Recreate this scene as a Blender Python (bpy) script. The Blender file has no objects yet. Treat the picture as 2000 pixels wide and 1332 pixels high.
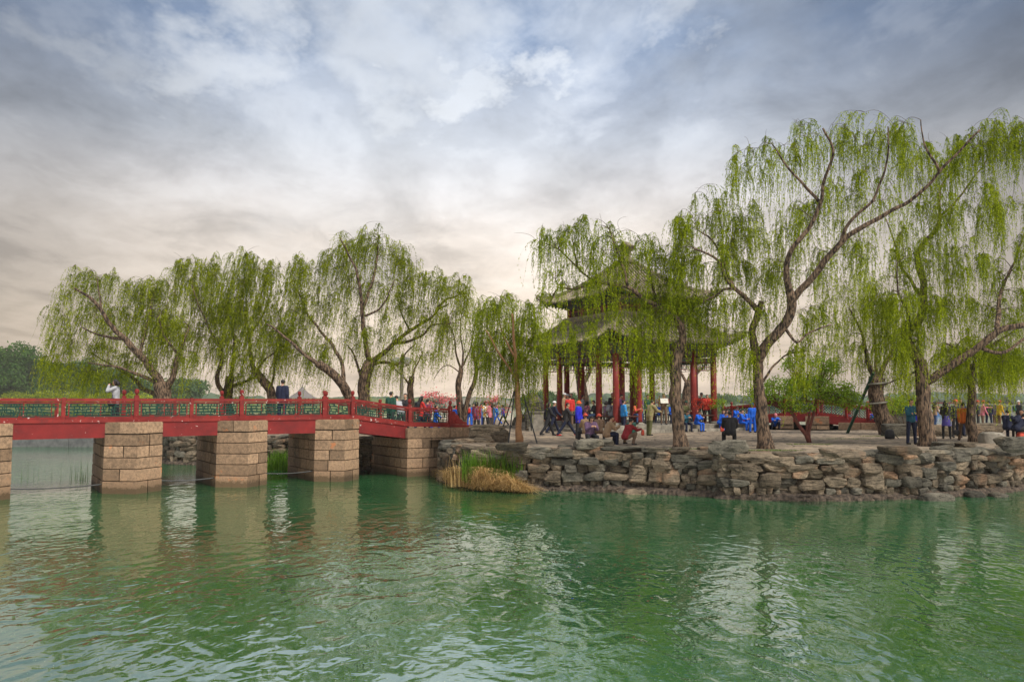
import bpy, bmesh, math, random
import numpy as np
from mathutils import Vector, Matrix, noise as mnoise

random.seed(7)
rng = np.random.default_rng(7)
scene = bpy.context.scene
COL = scene.collection
R = math.radians

# ------------------------------------------------------------------ camera
F_PX = 1556.0                      # focal length in pixels of the 2000 px wide photograph (28 mm lens)
PITCH = math.atan(118.0 / F_PX)
EYE = np.array([0.0, 0.0, 3.15])   # the lake surface is z = 0
cd = bpy.data.cameras.new('camera')
cd.sensor_width = 36.0
cd.lens = 36.0 * F_PX / 2000.0
cd.clip_start = 0.1
cd.clip_end = 6000.0
cam = bpy.data.objects.new('camera', cd)
COL.objects.link(cam)
cam.location = EYE
cam.rotation_euler = (R(90) + PITCH, 0, 0)
scene.camera = cam

# ------------------------------------------------------------------ exposure, sky, sun
scene.view_settings.view_transform = 'Standard'
scene.view_settings.look = 'None'
scene.view_settings.exposure = 0.42
scene.view_settings.gamma = 1.0
scene.cycles.max_bounces = 8
scene.cycles.transparent_max_bounces = 8
scene.cycles.diffuse_bounces = 3
scene.cycles.glossy_bounces = 3
scene.cycles.transmission_bounces = 4
scene.cycles.volume_bounces = 0

SUN_EL, SUN_AZ = R(50), R(137)     # azimuth from +Y, positive towards +X

def sock(nt, n, key):
    return n.inputs[key]

class NT:
    """small helper for building node trees"""
    def __init__(self, nt):
        self.nt = nt
    def n(self, t, **kw):
        nd = self.nt.nodes.new(t)
        for k, v in kw.items():
            setattr(nd, k, v)
        return nd
    def link(self, a, b):
        self.nt.links.new(a, b)
    def val(self, s, v):
        if hasattr(v, 'is_linked') or isinstance(v, bpy.types.NodeSocket):
            self.link(v, s)
        else:
            s.default_value = v
    def math(self, op, a, b=0.0, c=None, clamp=False):
        m = self.n('ShaderNodeMath', operation=op, use_clamp=clamp)
        self.val(m.inputs[0], a)
        self.val(m.inputs[1], b)
        if c is not None:
            self.val(m.inputs[2], c)
        return m.outputs[0]
    def vmath(self, op, a, b=None):
        m = self.n('ShaderNodeVectorMath', operation=op)
        self.val(m.inputs[0], a)
        if b is not None:
            self.val(m.inputs[1], b)
        return m.outputs['Value'] if op in ('DOT_PRODUCT', 'LENGTH') else m.outputs[0]
    def ramp(self, f, stops, interp='LINEAR'):
        r = self.n('ShaderNodeValToRGB')
        r.color_ramp.interpolation = interp
        el = r.color_ramp.elements
        while len(el) > 1:
            el.remove(el[-1])
        for i, (p, c) in enumerate(stops):
            e = el[0] if i == 0 else el.new(p)
            e.position = p
            if isinstance(c, (int, float)):
                c = (c, c, c)
            e.color = (*c[:3], 1)
        self.val(r.inputs[0], f)
        return r.outputs[0]
    def mix(self, f, a, b, blend='MIX'):
        m = self.n('ShaderNodeMix', data_type='RGBA', blend_type=blend)
        self.val(m.inputs[0], f)
        self.val(m.inputs[6], a if not isinstance(a, tuple) else (*a[:3], 1))
        self.val(m.inputs[7], b if not isinstance(b, tuple) else (*b[:3], 1))
        return m.outputs[2]
    def noise(self, vec, scale, detail=4, rough=0.55, dist=0.0):
        t = self.n('ShaderNodeTexNoise')
        if vec is not None:
            self.link(vec, t.inputs['Vector'])
        t.inputs['Scale'].default_value = scale
        t.inputs['Detail'].default_value = detail
        t.inputs['Roughness'].default_value = rough
        t.inputs['Distortion'].default_value = dist
        return t.outputs[0]
    def mapping(self, vec, scale=(1, 1, 1), loc=(0, 0, 0), rot=(0, 0, 0)):
        m = self.n('ShaderNodeMapping')
        self.link(vec, m.inputs[0])
        m.inputs['Scale'].default_value = scale
        m.inputs['Location'].default_value = loc
        m.inputs['Rotation'].default_value = rot
        return m.outputs[0]

world = bpy.data.worlds.new("World")
scene.world = world
world.use_nodes = True
FWD = np.array([0, math.cos(PITCH), math.sin(PITCH)])
UPV = np.array([0, -math.sin(PITCH), math.cos(PITCH)])
SKY_BREAKS = [(500, 15, 55, 1.0), (770, 45, 110, .95), (700, 165, 75, .9), (865, 170, 65, 1.3), (430, 112, 50, .8), (1028, 160, 34, 1.0), (1325, 30, 40, .7), (280, 75, 45, .45), (1150, 30, 75, .5), (150, 45, 34, .5),
              (740, 215, 120, .42), (580, 245, 90, .38), (850, 265, 120, .35), (1450, 120, 80, .28), (650, 330, 110, .3), (980, 290, 100, .28)]
def build_sky():
    world.node_tree.nodes.clear()
    w = NT(world.node_tree)
    out = w.n('ShaderNodeOutputWorld')
    bg = w.n('ShaderNodeBackground')
    bg.inputs['Strength'].default_value = 0.1
    w.link(bg.outputs[0], out.inputs['Surface'])
    sky = w.n('ShaderNodeTexSky')
    sky.sky_type = 'NISHITA'
    sky.sun_disc = False
    sky.sun_elevation = SUN_EL
    sky.sun_rotation = SUN_AZ
    sky.dust_density = 3.0
    dirv = w.n('ShaderNodeTexCoord').outputs['Generated']
    sep = w.n('ShaderNodeSeparateXYZ')
    w.link(dirv, sep.inputs[0])
    z = sep.outputs[2]
    zc = w.math('MAXIMUM', z, 0.0)
    # veil of thin cloud: warm by the horizon, blue-grey higher up
    veil = w.ramp(zc, [(0.0, (.73, .58, .44)), (.10, (.77, .645, .52)), (.20, (.71, .64, .575)), (.31, (.455, .485, .54)),
                       (.42, (.215, .29, .43)), (.60, (.42, .46, .52)), (1.0, (.80, .79, .77))])
    # cloud brighter ahead than beside; unseen sky behind camera raised to light front faces
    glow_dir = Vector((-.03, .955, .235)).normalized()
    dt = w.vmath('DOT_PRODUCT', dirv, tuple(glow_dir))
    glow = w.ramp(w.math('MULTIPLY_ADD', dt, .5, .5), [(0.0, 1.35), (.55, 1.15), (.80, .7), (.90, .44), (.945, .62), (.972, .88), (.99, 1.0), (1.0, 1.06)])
    # cloud sheet seen in perspective
    zz = w.math('ADD', zc, .16)
    cx = w.math('DIVIDE', sep.outputs[0], zz)
    cy = w.math('DIVIDE', sep.outputs[1], zz)
    cmb = w.n('ShaderNodeCombineXYZ')
    w.link(cx, cmb.inputs[0]); w.link(cy, cmb.inputs[1])
    pv = w.mapping(cmb.outputs[0], scale=(1.0, .75, 1), rot=(0, 0, R(38)), loc=(3.1, .4, 0))
    n1 = w.noise(pv, 1.9, 7, .58, .35)
    n2 = w.noise(w.mapping(pv, loc=(8, 3, 0)), 3.8, 6, .6, .3)
    n3 = w.noise(w.mapping(pv, loc=(2, 9, 0)), .55, 3, .5, .2)
    bright = w.ramp(w.math('MULTIPLY_ADD', n2, .45, w.math('MULTIPLY', n1, .6)), [(.53, 0.0), (.60, .35), (.70, 1.0)], 'EASE')
    dark = w.ramp(n3, [(.36, .88), (.50, 1.0), (.65, 1.06)])
    dark2 = w.ramp(w.math('MULTIPLY_ADD', n2, .5, w.math('MULTIPLY', n1, .5)), [(.38, .74), (.49, .98), (.60, 1.14)])
    hi = w.ramp(zc, [(.10, .12), (.24, .55), (.34, 1.0)])
    # the brightest breaks in the cloud
    wob = w.n('ShaderNodeTexNoise'); w.link(pv, wob.inputs['Vector'])
    wob.inputs['Scale'].default_value = 2.8; wob.inputs['Detail'].default_value = 6; wob.inputs['Roughness'].default_value = .62
    dw = w.n('ShaderNodeVectorMath', operation='MULTIPLY_ADD')
    w.link(wob.outputs['Color'], dw.inputs[0]); dw.inputs[1].default_value = (.42, .42, .42); w.link(dirv, dw.inputs[2])
    dwn = w.vmath('NORMALIZE', w.vmath('SUBTRACT', dw.outputs[0], (.21, .21, .21)))
    puff = None
    for (pu, pv_, rad, amp) in SKY_BREAKS:
        d_ = FWD + np.array([1.0, 0, 0]) * (pu - 1000) / F_PX + UPV * (666 - pv_) / F_PX
        d_ = d_ / np.linalg.norm(d_)
        k_ = w.vmath('DOT_PRODUCT', dwn, tuple(float(x) for x in d_))
        lo_ = math.cos(math.atan(rad * 2.0 / F_PX))
        r_ = w.math('MULTIPLY', w.math('POWER', w.math('DIVIDE', w.math('SUBTRACT', k_, lo_), 1 - lo_, clamp=True), 1.25), amp, clamp=True)
        puff = r_ if puff is None else w.math('MAXIMUM', puff, r_)
    c = w.mix(1.0, veil, dark, 'MULTIPLY')
    c = w.mix(1.0, c, dark2, 'MULTIPLY')
    c = w.mix(w.math('MULTIPLY', w.math('MULTIPLY', bright, hi), .38), c, (.93, .95, .97))
    c = w.mix(w.math('MULTIPLY', puff, .50, clamp=True), c, (.88, .90, .91))
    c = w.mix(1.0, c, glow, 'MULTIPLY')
    sc_ = w.n('ShaderNodeVectorMath', operation='SCALE')
    w.link(c, sc_.inputs[0]); sc_.inputs['Scale'].default_value = 10.0
    final = w.mix(.06, sc_.outputs[0], sky.outputs[0])
    w.link(final, bg.inputs['Color'])
build_sky()

sd = bpy.data.lights.new('sun', 'SUN')
sd.energy = 3.3
sd.angle = R(16)
sd.color = (1.0, .95, .86)
sun = bpy.data.objects.new('sun', sd)
COL.objects.link(sun)
sdir = Vector((math.sin(SUN_AZ) * math.cos(SUN_EL), math.cos(SUN_AZ) * math.cos(SUN_EL), math.sin(SUN_EL)))
sun.rotation_euler = sdir.to_track_quat('Z', 'Y').to_euler()
sun.location = sdir * 100

# ------------------------------------------------------------------ measuring the photograph
FWD = np.array([0, math.cos(PITCH), math.sin(PITCH)])
UPV = np.array([0, -math.sin(PITCH), math.cos(PITCH)])
def ray(u, v):
    return FWD + np.array([1.0, 0, 0]) * (u - 1000) / F_PX + UPV * (666 - v) / F_PX
def at(u, v, Y):
    """point at distance Y seen at photo pixel (u, v)"""
    d = ray(u, v)
    return EYE + d * (Y / d[1])
def gp(u, v, z=1.5):
    """point of the level z seen at photo pixel (u, v)"""
    d = ray(u, v)
    return EYE + d * ((z - EYE[2]) / d[2])

# ------------------------------------------------------------------ objects and meshes
BASE = {}
def tagit(o, label, cat, group=None, kind=None):
    if label: o['label'] = label
    if cat: o['category'] = cat
    if group: o['group'] = group
    if kind: o['kind'] = kind
    return o
def empty(name, label, cat, base, group=None):
    o = bpy.data.objects.new(name, None)
    o.empty_display_size = .3
    COL.objects.link(o)
    o.location = base
    BASE[o] = np.array(base, float)
    return tagit(o, label, cat, group)

class MB:
    """collects pieces of ONE mesh; every piece carries a tint (0..1) and a material slot"""
    def __init__(self, T=None):
        self.V, self.F, self.MI, self.TI = [], [], [], []
        self.nv = 0
        self.T = T
        self.UV = None
    def add(self, v, f, mi=0, tint=.5):
        v = np.asarray(v, float)
        if self.T is not None:
            v = v @ self.T[:3, :3].T + self.T[:3, 3]
        self.V.append(v)
        self.TI.append(np.full(len(v), tint) if np.isscalar(tint) else np.asarray(tint, float))
        o = self.nv
        for q in f:
            self.F.append([i + o for i in q])
        self.MI.extend([mi] * len(f) if np.isscalar(mi) else list(mi))
        self.nv += len(v)
    def box(self, c, s, rz=0.0, mi=0, tint=.5, M=None):
        v = np.array([(x, y, z) for x in (-.5, .5) for y in (-.5, .5) for z in (-.5, .5)]) * np.array(s)
        if M is not None:
            v = v @ np.asarray(M).T
        elif rz:
            ca, sa = math.cos(rz), math.sin(rz)
            v = v @ np.array([[ca, -sa, 0], [sa, ca, 0], [0, 0, 1]]).T
        self.add(v + np.array(c), [(0, 1, 3, 2), (4, 6, 7, 5), (0, 4, 5, 1), (2, 3, 7, 6), (0, 2, 6, 4), (1, 5, 7, 3)], mi, tint)
    def beam(self, p, q, w, h, mi=0, tint=.5, up=(0, 0, 1)):
        """box from p to q, w wide and h high"""
        p, q = np.array(p, float), np.array(q, float)
        d = q - p
        L = np.linalg.norm(d)
        if L < 1e-6: return
        d = d / L
        upv = np.array(up, float)
        x = np.cross(d, upv)
        if np.linalg.norm(x) < 1e-5:
            x = np.cross(d, np.array([1.0, 0, 0]))
        x /= np.linalg.norm(x)
        z = np.cross(x, d)
        self.box((p + q) / 2, (w, L, h), mi=mi, tint=tint, M=np.stack([x, d, z], 1))
    def tube(self, pts, rad, n=8, mi=0, tint=.5, cap=True):
        pts = np.asarray(pts, float)
        k = len(pts)
        rad = np.full(k, rad) if np.isscalar(rad) else np.asarray(rad, float)
        tg = np.gradient(pts, axis=0)
        tg /= np.linalg.norm(tg, axis=1)[:, None] + 1e-9
        ref = np.array([0.0, 0, 1]) if abs(tg[0][2]) < .9 else np.array([1.0, 0, 0])
        a = np.cross(tg[0], ref); a /= np.linalg.norm(a)
        V = np.zeros((k, n, 3))
        th = np.arange(n) * 2 * math.pi / n
        for i in range(k):
            a = a - tg[i] * np.dot(a, tg[i])
            a /= np.linalg.norm(a) + 1e-9
            b = np.cross(tg[i], a)
            V[i] = pts[i] + rad[i] * (np.cos(th)[:, None] * a + np.sin(th)[:, None] * b)
        f = []
        for i in range(k - 1):
            for j in range(n):
                j2 = (j + 1) % n
                f.append((i * n + j, i * n + j2, (i + 1) * n + j2, (i + 1) * n + j))
        if cap:
            f.append(tuple(range(n - 1, -1, -1)))
            f.append(tuple((k - 1) * n + j for j in range(n)))
        self.add(V.reshape(-1, 3), f, mi, tint)
    def lathe(self, c, prof, n=14, mi=0, tint=.5):
        c = np.array(c, float)
        th = np.arange(n) * 2 * math.pi / n
        V, f = [], []
        for (r, z) in prof:
            V.append(np.stack([c[0] + r * np.cos(th), c[1] + r * np.sin(th), np.full(n, c[2] + z)], 1))
        for i in range(len(prof) - 1):
            for j in range(n):
                j2 = (j + 1) % n
                f.append((i * n + j, i * n + j2, (i + 1) * n + j2, (i + 1) * n + j))
        f.append(tuple(range(n - 1, -1, -1)))
        f.append(tuple((len(prof) - 1) * n + j for j in range(n)))
        self.add(np.concatenate(V), f, mi, tint)
    def ball(self, c, r, nu=10, nv=7, mi=0, tint=.5, M=None):
        r = np.array([r, r, r]) if np.isscalar(r) else np.array(r)
        V = [(0, 0, 1)]
        for i in range(1, nv):
            a = math.pi * i / nv
            for j in range(nu):
                b = 2 * math.pi * j / nu
                V.append((math.sin(a) * math.cos(b), math.sin(a) * math.sin(b), math.cos(a)))
        V.append((0, 0, -1))
        f = [(0, 1 + j, 1 + (j + 1) % nu) for j in range(nu)]
        for i in range(nv - 2):
            for j in range(nu):
                a, b = 1 + i * nu + j, 1 + i * nu + (j + 1) % nu
                f.append((a, a + nu, b + nu, b))
        l = len(V) - 1
        o = 1 + (nv - 2) * nu
        f += [(l, o + (j + 1) % nu, o + j) for j in range(nu)]
        v = np.array(V) * r
        if M is not None: v = v @ np.asarray(M).T
        self.add(v + np.array(c), f, mi, tint)
    def prism(self, poly, z0, z1, mi=0, tint=.5):
        n = len(poly)
        v = [(x, y, z0) for x, y in poly] + [(x, y, z1) for x, y in poly]
        f = [(i, (i + 1) % n, n + (i + 1) % n, n + i) for i in range(n)]
        f += [tuple(range(n - 1, -1, -1)), tuple(range(n, 2 * n))]
        self.add(v, f, mi, tint)
    def grid(self, P, mi=0, tint=.5, flip=False):
        P = np.asarray(P, float)
        a, b = P.shape[:2]
        f = []
        for i in range(a - 1):
            for j in range(b - 1):
                q = (i * b + j, i * b + j + 1, (i + 1) * b + j + 1, (i + 1) * b + j)
                f.append(q[::-1] if flip else q)
        self.add(P.reshape(-1, 3), f, mi, tint)

def raw_mesh(name, V, F, MI=None, TI=None, mats=(), smooth=False):
    me = bpy.data.meshes.new(name)
    if isinstance(F, np.ndarray):                     # all faces have the same number of corners
        k = F.shape[1]
        me.vertices.add(len(V)); me.loops.add(F.size); me.polygons.add(len(F))
        me.vertices.foreach_set('co', np.asarray(V, np.float32).ravel())
        me.loops.foreach_set('vertex_index', F.astype(np.int32).ravel())
        me.polygons.foreach_set('loop_start', np.arange(len(F), dtype=np.int32) * k)
        me.update(calc_edges=True)
    else:
        me.from_pydata([tuple(p) for p in V], [], F)
    for m in mats:
        me.materials.append(m)
    if MI is not None and len(mats) > 1:
        me.polygons.foreach_set('material_index', np.asarray(MI, np.int32))
    if TI is not None:
        at_ = me.attributes.new('tint', 'FLOAT', 'POINT')
        at_.data.foreach_set('value', np.asarray(TI, np.float32))
    me.polygons.foreach_set('use_smooth', np.full(len(me.polygons), bool(smooth)))
    me.update()
    return me

def part(name, mb, mats, parent=None, smooth=False, label=None, base=None):
    """links the collected mesh as one object, a child of its thing (or of a part)"""
    if not isinstance(mats, (list, tuple)): mats = [mats]
    V = np.concatenate(mb.V)
    b = BASE[parent] if parent is not None else (np.zeros(3) if base is None else np.array(base, float))
    me = raw_mesh(name, V - b, mb.F, mb.MI, np.concatenate(mb.TI), mats, smooth)
    o = bpy.data.objects.new(name, me)
    COL.objects.link(o)
    if parent is not None:
        o.parent = parent
        BASE[o] = b
    else:
        o.location = b
        BASE[o] = b
    if label: o['label'] = label
    return o
def solo(name, mb, mats, label, cat, base, group=None, smooth=False, kind=None):
    """a thing that is one mesh"""
    return tagit(part(name, mb, mats, None, smooth, None, base), label, cat, group, kind)

# ------------------------------------------------------------------ materials
MATS = {}
def material(name, c1, c2=None, scale=6.0, rough=.8, bump=.0, bscale=None, detail=6, stretch=(1, 1, 1), spots=None, tint=.5, spec=.3, contrast=(.35, .65), world_co=True, metallic=0.0, wet=False):
    """two-tone noise colour, per-piece tint, bump and optional spots (colour, scale, threshold)"""
    if name in MATS: return MATS[name]
    m = bpy.data.materials.new(name)
    m.use_nodes = True
    m.node_tree.nodes.clear()
    g = NT(m.node_tree)
    out = g.n('ShaderNodeOutputMaterial')
    p = g.n('ShaderNodeBsdfPrincipled')
    g.link(p.outputs[0], out.inputs[0])
    p.inputs['Roughness'].default_value = rough
    p.inputs['Specular IOR Level'].default_value = spec
    p.inputs['Metallic'].default_value = metallic
    if world_co:
        co = g.n('ShaderNodeNewGeometry').outputs['Position']
    else:
        co = g.n('ShaderNodeTexCoord').outputs['Object']
    co = g.mapping(co, scale=stretch)
    n = g.noise(co, scale, detail, .6)
    c2 = c2 or tuple(x * .7 for x in c1)
    col = g.ramp(n, [(contrast[0], c2), (contrast[1], c1)])
    if spots:
        for sc, ssc, th in spots:
            sn = g.noise(co, ssc, 5, .65)
            col = g.mix(g.ramp(sn, [(th, 0.0), (th + .04, 1.0)]), col, sc)
    if wet:
        sz = g.n('ShaderNodeSeparateXYZ'); g.link(g.n('ShaderNodeNewGeometry').outputs['Position'], sz.inputs[0])
        wz = g.math('MULTIPLY_ADD', n, .5, g.math('MULTIPLY', sz.outputs[2], -.95))
        col = g.mix(g.ramp(wz, [(.0, 0.0), (.10, .92)]), col, (.022, .024, .012))
        col = g.mix(g.ramp(g.math('MULTIPLY_ADD', n, .9, g.math('MULTIPLY', sz.outputs[2], -.55)), [(.0, 0.0), (.4, .45)]), col, (.15, .085, .045))
    if tint:
        a = g.n('ShaderNodeAttribute', attribute_name='tint')
        f = g.math('MULTIPLY_ADD', a.outputs['Fac'], tint, 1 - tint / 2)
        v = g.n('ShaderNodeVectorMath', operation='SCALE')
        g.link(col, v.inputs[0]); g.link(f, v.inputs['Scale'])
        col = v.outputs[0]
    g.link(col, p.inputs['Base Color'])
    if bump:
        bn = g.noise(co, bscale or scale * 3, 6, .65)
        b = g.n('ShaderNodeBump')
        b.inputs['Strength'].default_value = 1.0
        b.inputs['Distance'].default_value = bump
        g.link(bn, b.inputs['Height'])
        g.link(b.outputs[0], p.inputs['Normal'])
    MATS[name] = m
    return m

def leaf_material(name, lo, hi, trans=.45):
    if name in MATS: return MATS[name]
    m = bpy.data.materials.new(name)
    m.use_nodes = True
    m.node_tree.nodes.clear()
    g = NT(m.node_tree)
    out = g.n('ShaderNodeOutputMaterial')
    a = g.n('ShaderNodeAttribute', attribute_name='tint')
    col = g.ramp(a.outputs['Fac'], [(0.0, lo), (1.0, hi)])
    d = g.n('ShaderNodeBsdfDiffuse'); t = g.n('ShaderNodeBsdfTranslucent')
    g.link(col, d.inputs[0])
    v = g.n('ShaderNodeVectorMath', operation='MULTIPLY')
    g.link(col, v.inputs[0]); v.inputs[1].default_value = (1.25, 1.2, .6)
    g.link(v.outputs[0], t.inputs[0])
    mx = g.n('ShaderNodeMixShader'); mx.inputs[0].default_value = trans
    g.link(d.outputs[0], mx.inputs[1]); g.link(t.outputs[0], mx.inputs[2])
    g.link(mx.outputs[0], out.inputs[0])
    MATS[name] = m
    return m

GRANITE = material('granite', (.325, .21, .128), (.17, .112, .07), 9, .85, .008, 40, spots=[((.12, .08, .05), 26, .575), ((.40, .16, .07), 1.1, .64), ((.13, .10, .065), 1.7, .66)], tint=.75, wet=True)
GRANITE_DARK = material('granite joint', (.05, .042, .03), (.03, .025, .02), 9, .95)
RED = material('red paint', (.215, .017, .013), (.135, .010, .009), 3, .62, .002, 40, spots=[((.52, .42, .38), 6.5, .635), ((.12, .016, .014), 2.2, .60)], tint=.3)
RED_BEAM = material('red beam paint', (.185, .012, .011), (.115, .008, .008), 2, .66, .003, 30, spots=[((.42, .40, .36), 2.4, .665), ((.45, .40, .36), 9, .685)], tint=.2)
RED_COL = material('red column paint', (.235, .026, .020), (.15, .016, .013), 3, .5, .001, 40, spots=[((.5, .4, .36), 7, .77)], tint=.3, stretch=(1, 1, .3))
GREEN_PAINT = material('green paint', (.006, .048, .032), (.004, .03, .02), 4, .6)
ROCK = material('wall rock', (.27, .195, .125), (.095, .072, .05), 3.2, .92, .03, 9, stretch=(1, 1, 2.6), spots=[((.06, .05, .04), 7, .64), ((.27, .26, .21), 2.0, .66)], tint=.75)
ROCK_GREY = material('grey rock', (.19, .168, .13), (.065, .06, .05), 3.0, .92, .03, 8, stretch=(1, 1, 2.2), spots=[((.30, .27, .22), 1.7, .64)], tint=.6)
def rock_material(name, light, dark, warm):
    m = bpy.data.materials.new(name)
    m.use_nodes = True
    m.node_tree.nodes.clear()
    g = NT(m.node_tree)
    out = g.n('ShaderNodeOutputMaterial'); p = g.n('ShaderNodeBsdfPrincipled'); g.link(p.outputs[0], out.inputs[0])
    p.inputs['Roughness'].default_value = .93; p.inputs['Specular IOR Level'].default_value = .2
    pos = g.n('ShaderNodeNewGeometry').outputs['Position']
    a = g.n('ShaderNodeAttribute', attribute_name='tint').outputs['Fac']
    # every stone is cut from its own bed: shift and tilt the layers by the stone's tint
    off = g.n('ShaderNodeCombineXYZ'); g.link(g.math('MULTIPLY', a, 37.0), off.inputs[0]); g.link(g.math('MULTIPLY', a, 91.0), off.inputs[2])
    co = g.vmath('ADD', pos, off.outputs[0])
    big = g.noise(co, 1.6, 4, .6)
    lay = g.noise(g.mapping(co, scale=(1, 1, 5.5), rot=(.1, .12, 0)), 2.6, 6, .68, .6)
    fine = g.noise(co, 17, 5, .7)
    col = g.ramp(big, [(.33, dark), (.66, light)])
    col = g.mix(g.ramp(g.noise(co, .9, 3, .5), [(.55, 0.0), (.68, .75)]), col, warm)
    col = g.mix(1.0, col, g.ramp(lay, [(.36, .26), (.47, .85), (.62, 1.15)]), 'MULTIPLY')
    col = g.mix(1.0, col, g.ramp(fine, [(.34, .55), (.55, 1.05)]), 'MULTIPLY')
    v = g.n('ShaderNodeVectorMath', operation='SCALE'); g.link(col, v.inputs[0]); g.link(g.math('MULTIPLY_ADD', a, .75, .6), v.inputs['Scale'])
    g.link(v.outputs[0], p.inputs['Base Color'])
    b = g.n('ShaderNodeBump'); b.inputs['Distance'].default_value = .09; b.inputs['Strength'].default_value = 1.0
    g.link(g.math('ADD', g.math('MULTIPLY', lay, .8), g.math('MULTIPLY', fine, .28)), b.inputs['Height']); g.link(b.outputs[0], p.inputs['Normal'])
    return m
ROCK = rock_material('layered wall rock', (.215, .165, .112), (.095, .077, .055), (.27, .155, .09))
ROCK_GREY = rock_material('layered grey rock', (.155, .138, .106), (.065, .060, .048), (.195, .155, .105))
MORTAR = material('mortar', (.085, .064, .046), (.03, .024, .018), 8, .95, .03, 14)
FOOTING = material('wet footing', (.12, .088, .064), (.025, .02, .016), 9, .9, .05, 22)
BARK = material('willow bark', (.20, .132, .085), (.028, .02, .015), 15, .95, .09, 15, stretch=(1, 1, .26), tint=.3, contrast=(.42, .60), detail=4)
BARK_YOUNG = material('young bark', (.34, .18, .085), (.22, .11, .05), 7, .9, .015, 18, stretch=(1, 1, 3))
TWIG = material('twig', (.11, .075, .045), (.06, .042, .028), 6, .9)
TILE = material('grey roof tile', (.25, .20, .135), (.10, .083, .06), 5, .85, .01, 20, spots=[((.075, .085, .035), 1.4, .60), ((.24, .20, .15), 3, .64)], tint=1.15)
WOOD_DARK = material('painted eave wood', (.12, .05, .035), (.045, .03, .025), 5, .8)
PAINTED = material('painted beam', (.06, .075, .065), (.13, .06, .04), 3.2, .7, spots=[((.03, .06, .10), 4.2, .58), ((.17, .12, .06), 7, .66)], contrast=(.42, .58))
STONE = material('step stone', (.28, .25, .205), (.15, .135, .11), 4, .9, .012, 18, spots=[((.10, .09, .07), 3, .64)])
CONCRETE = material('grey concrete', (.13, .13, .125), (.075, .075, .075), 3, .9, .01, 12)
BLACK_METAL = material('black metal', (.02, .022, .022), (.012, .013, .013), 5, .5)
PALE_METAL = material('lamp post paint', (.33, .29, .25), (.25, .22, .19), 5, .55)
GLOBE = material('white lamp globe', (.72, .70, .66), (.62, .6, .56), 3, .35)
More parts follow.
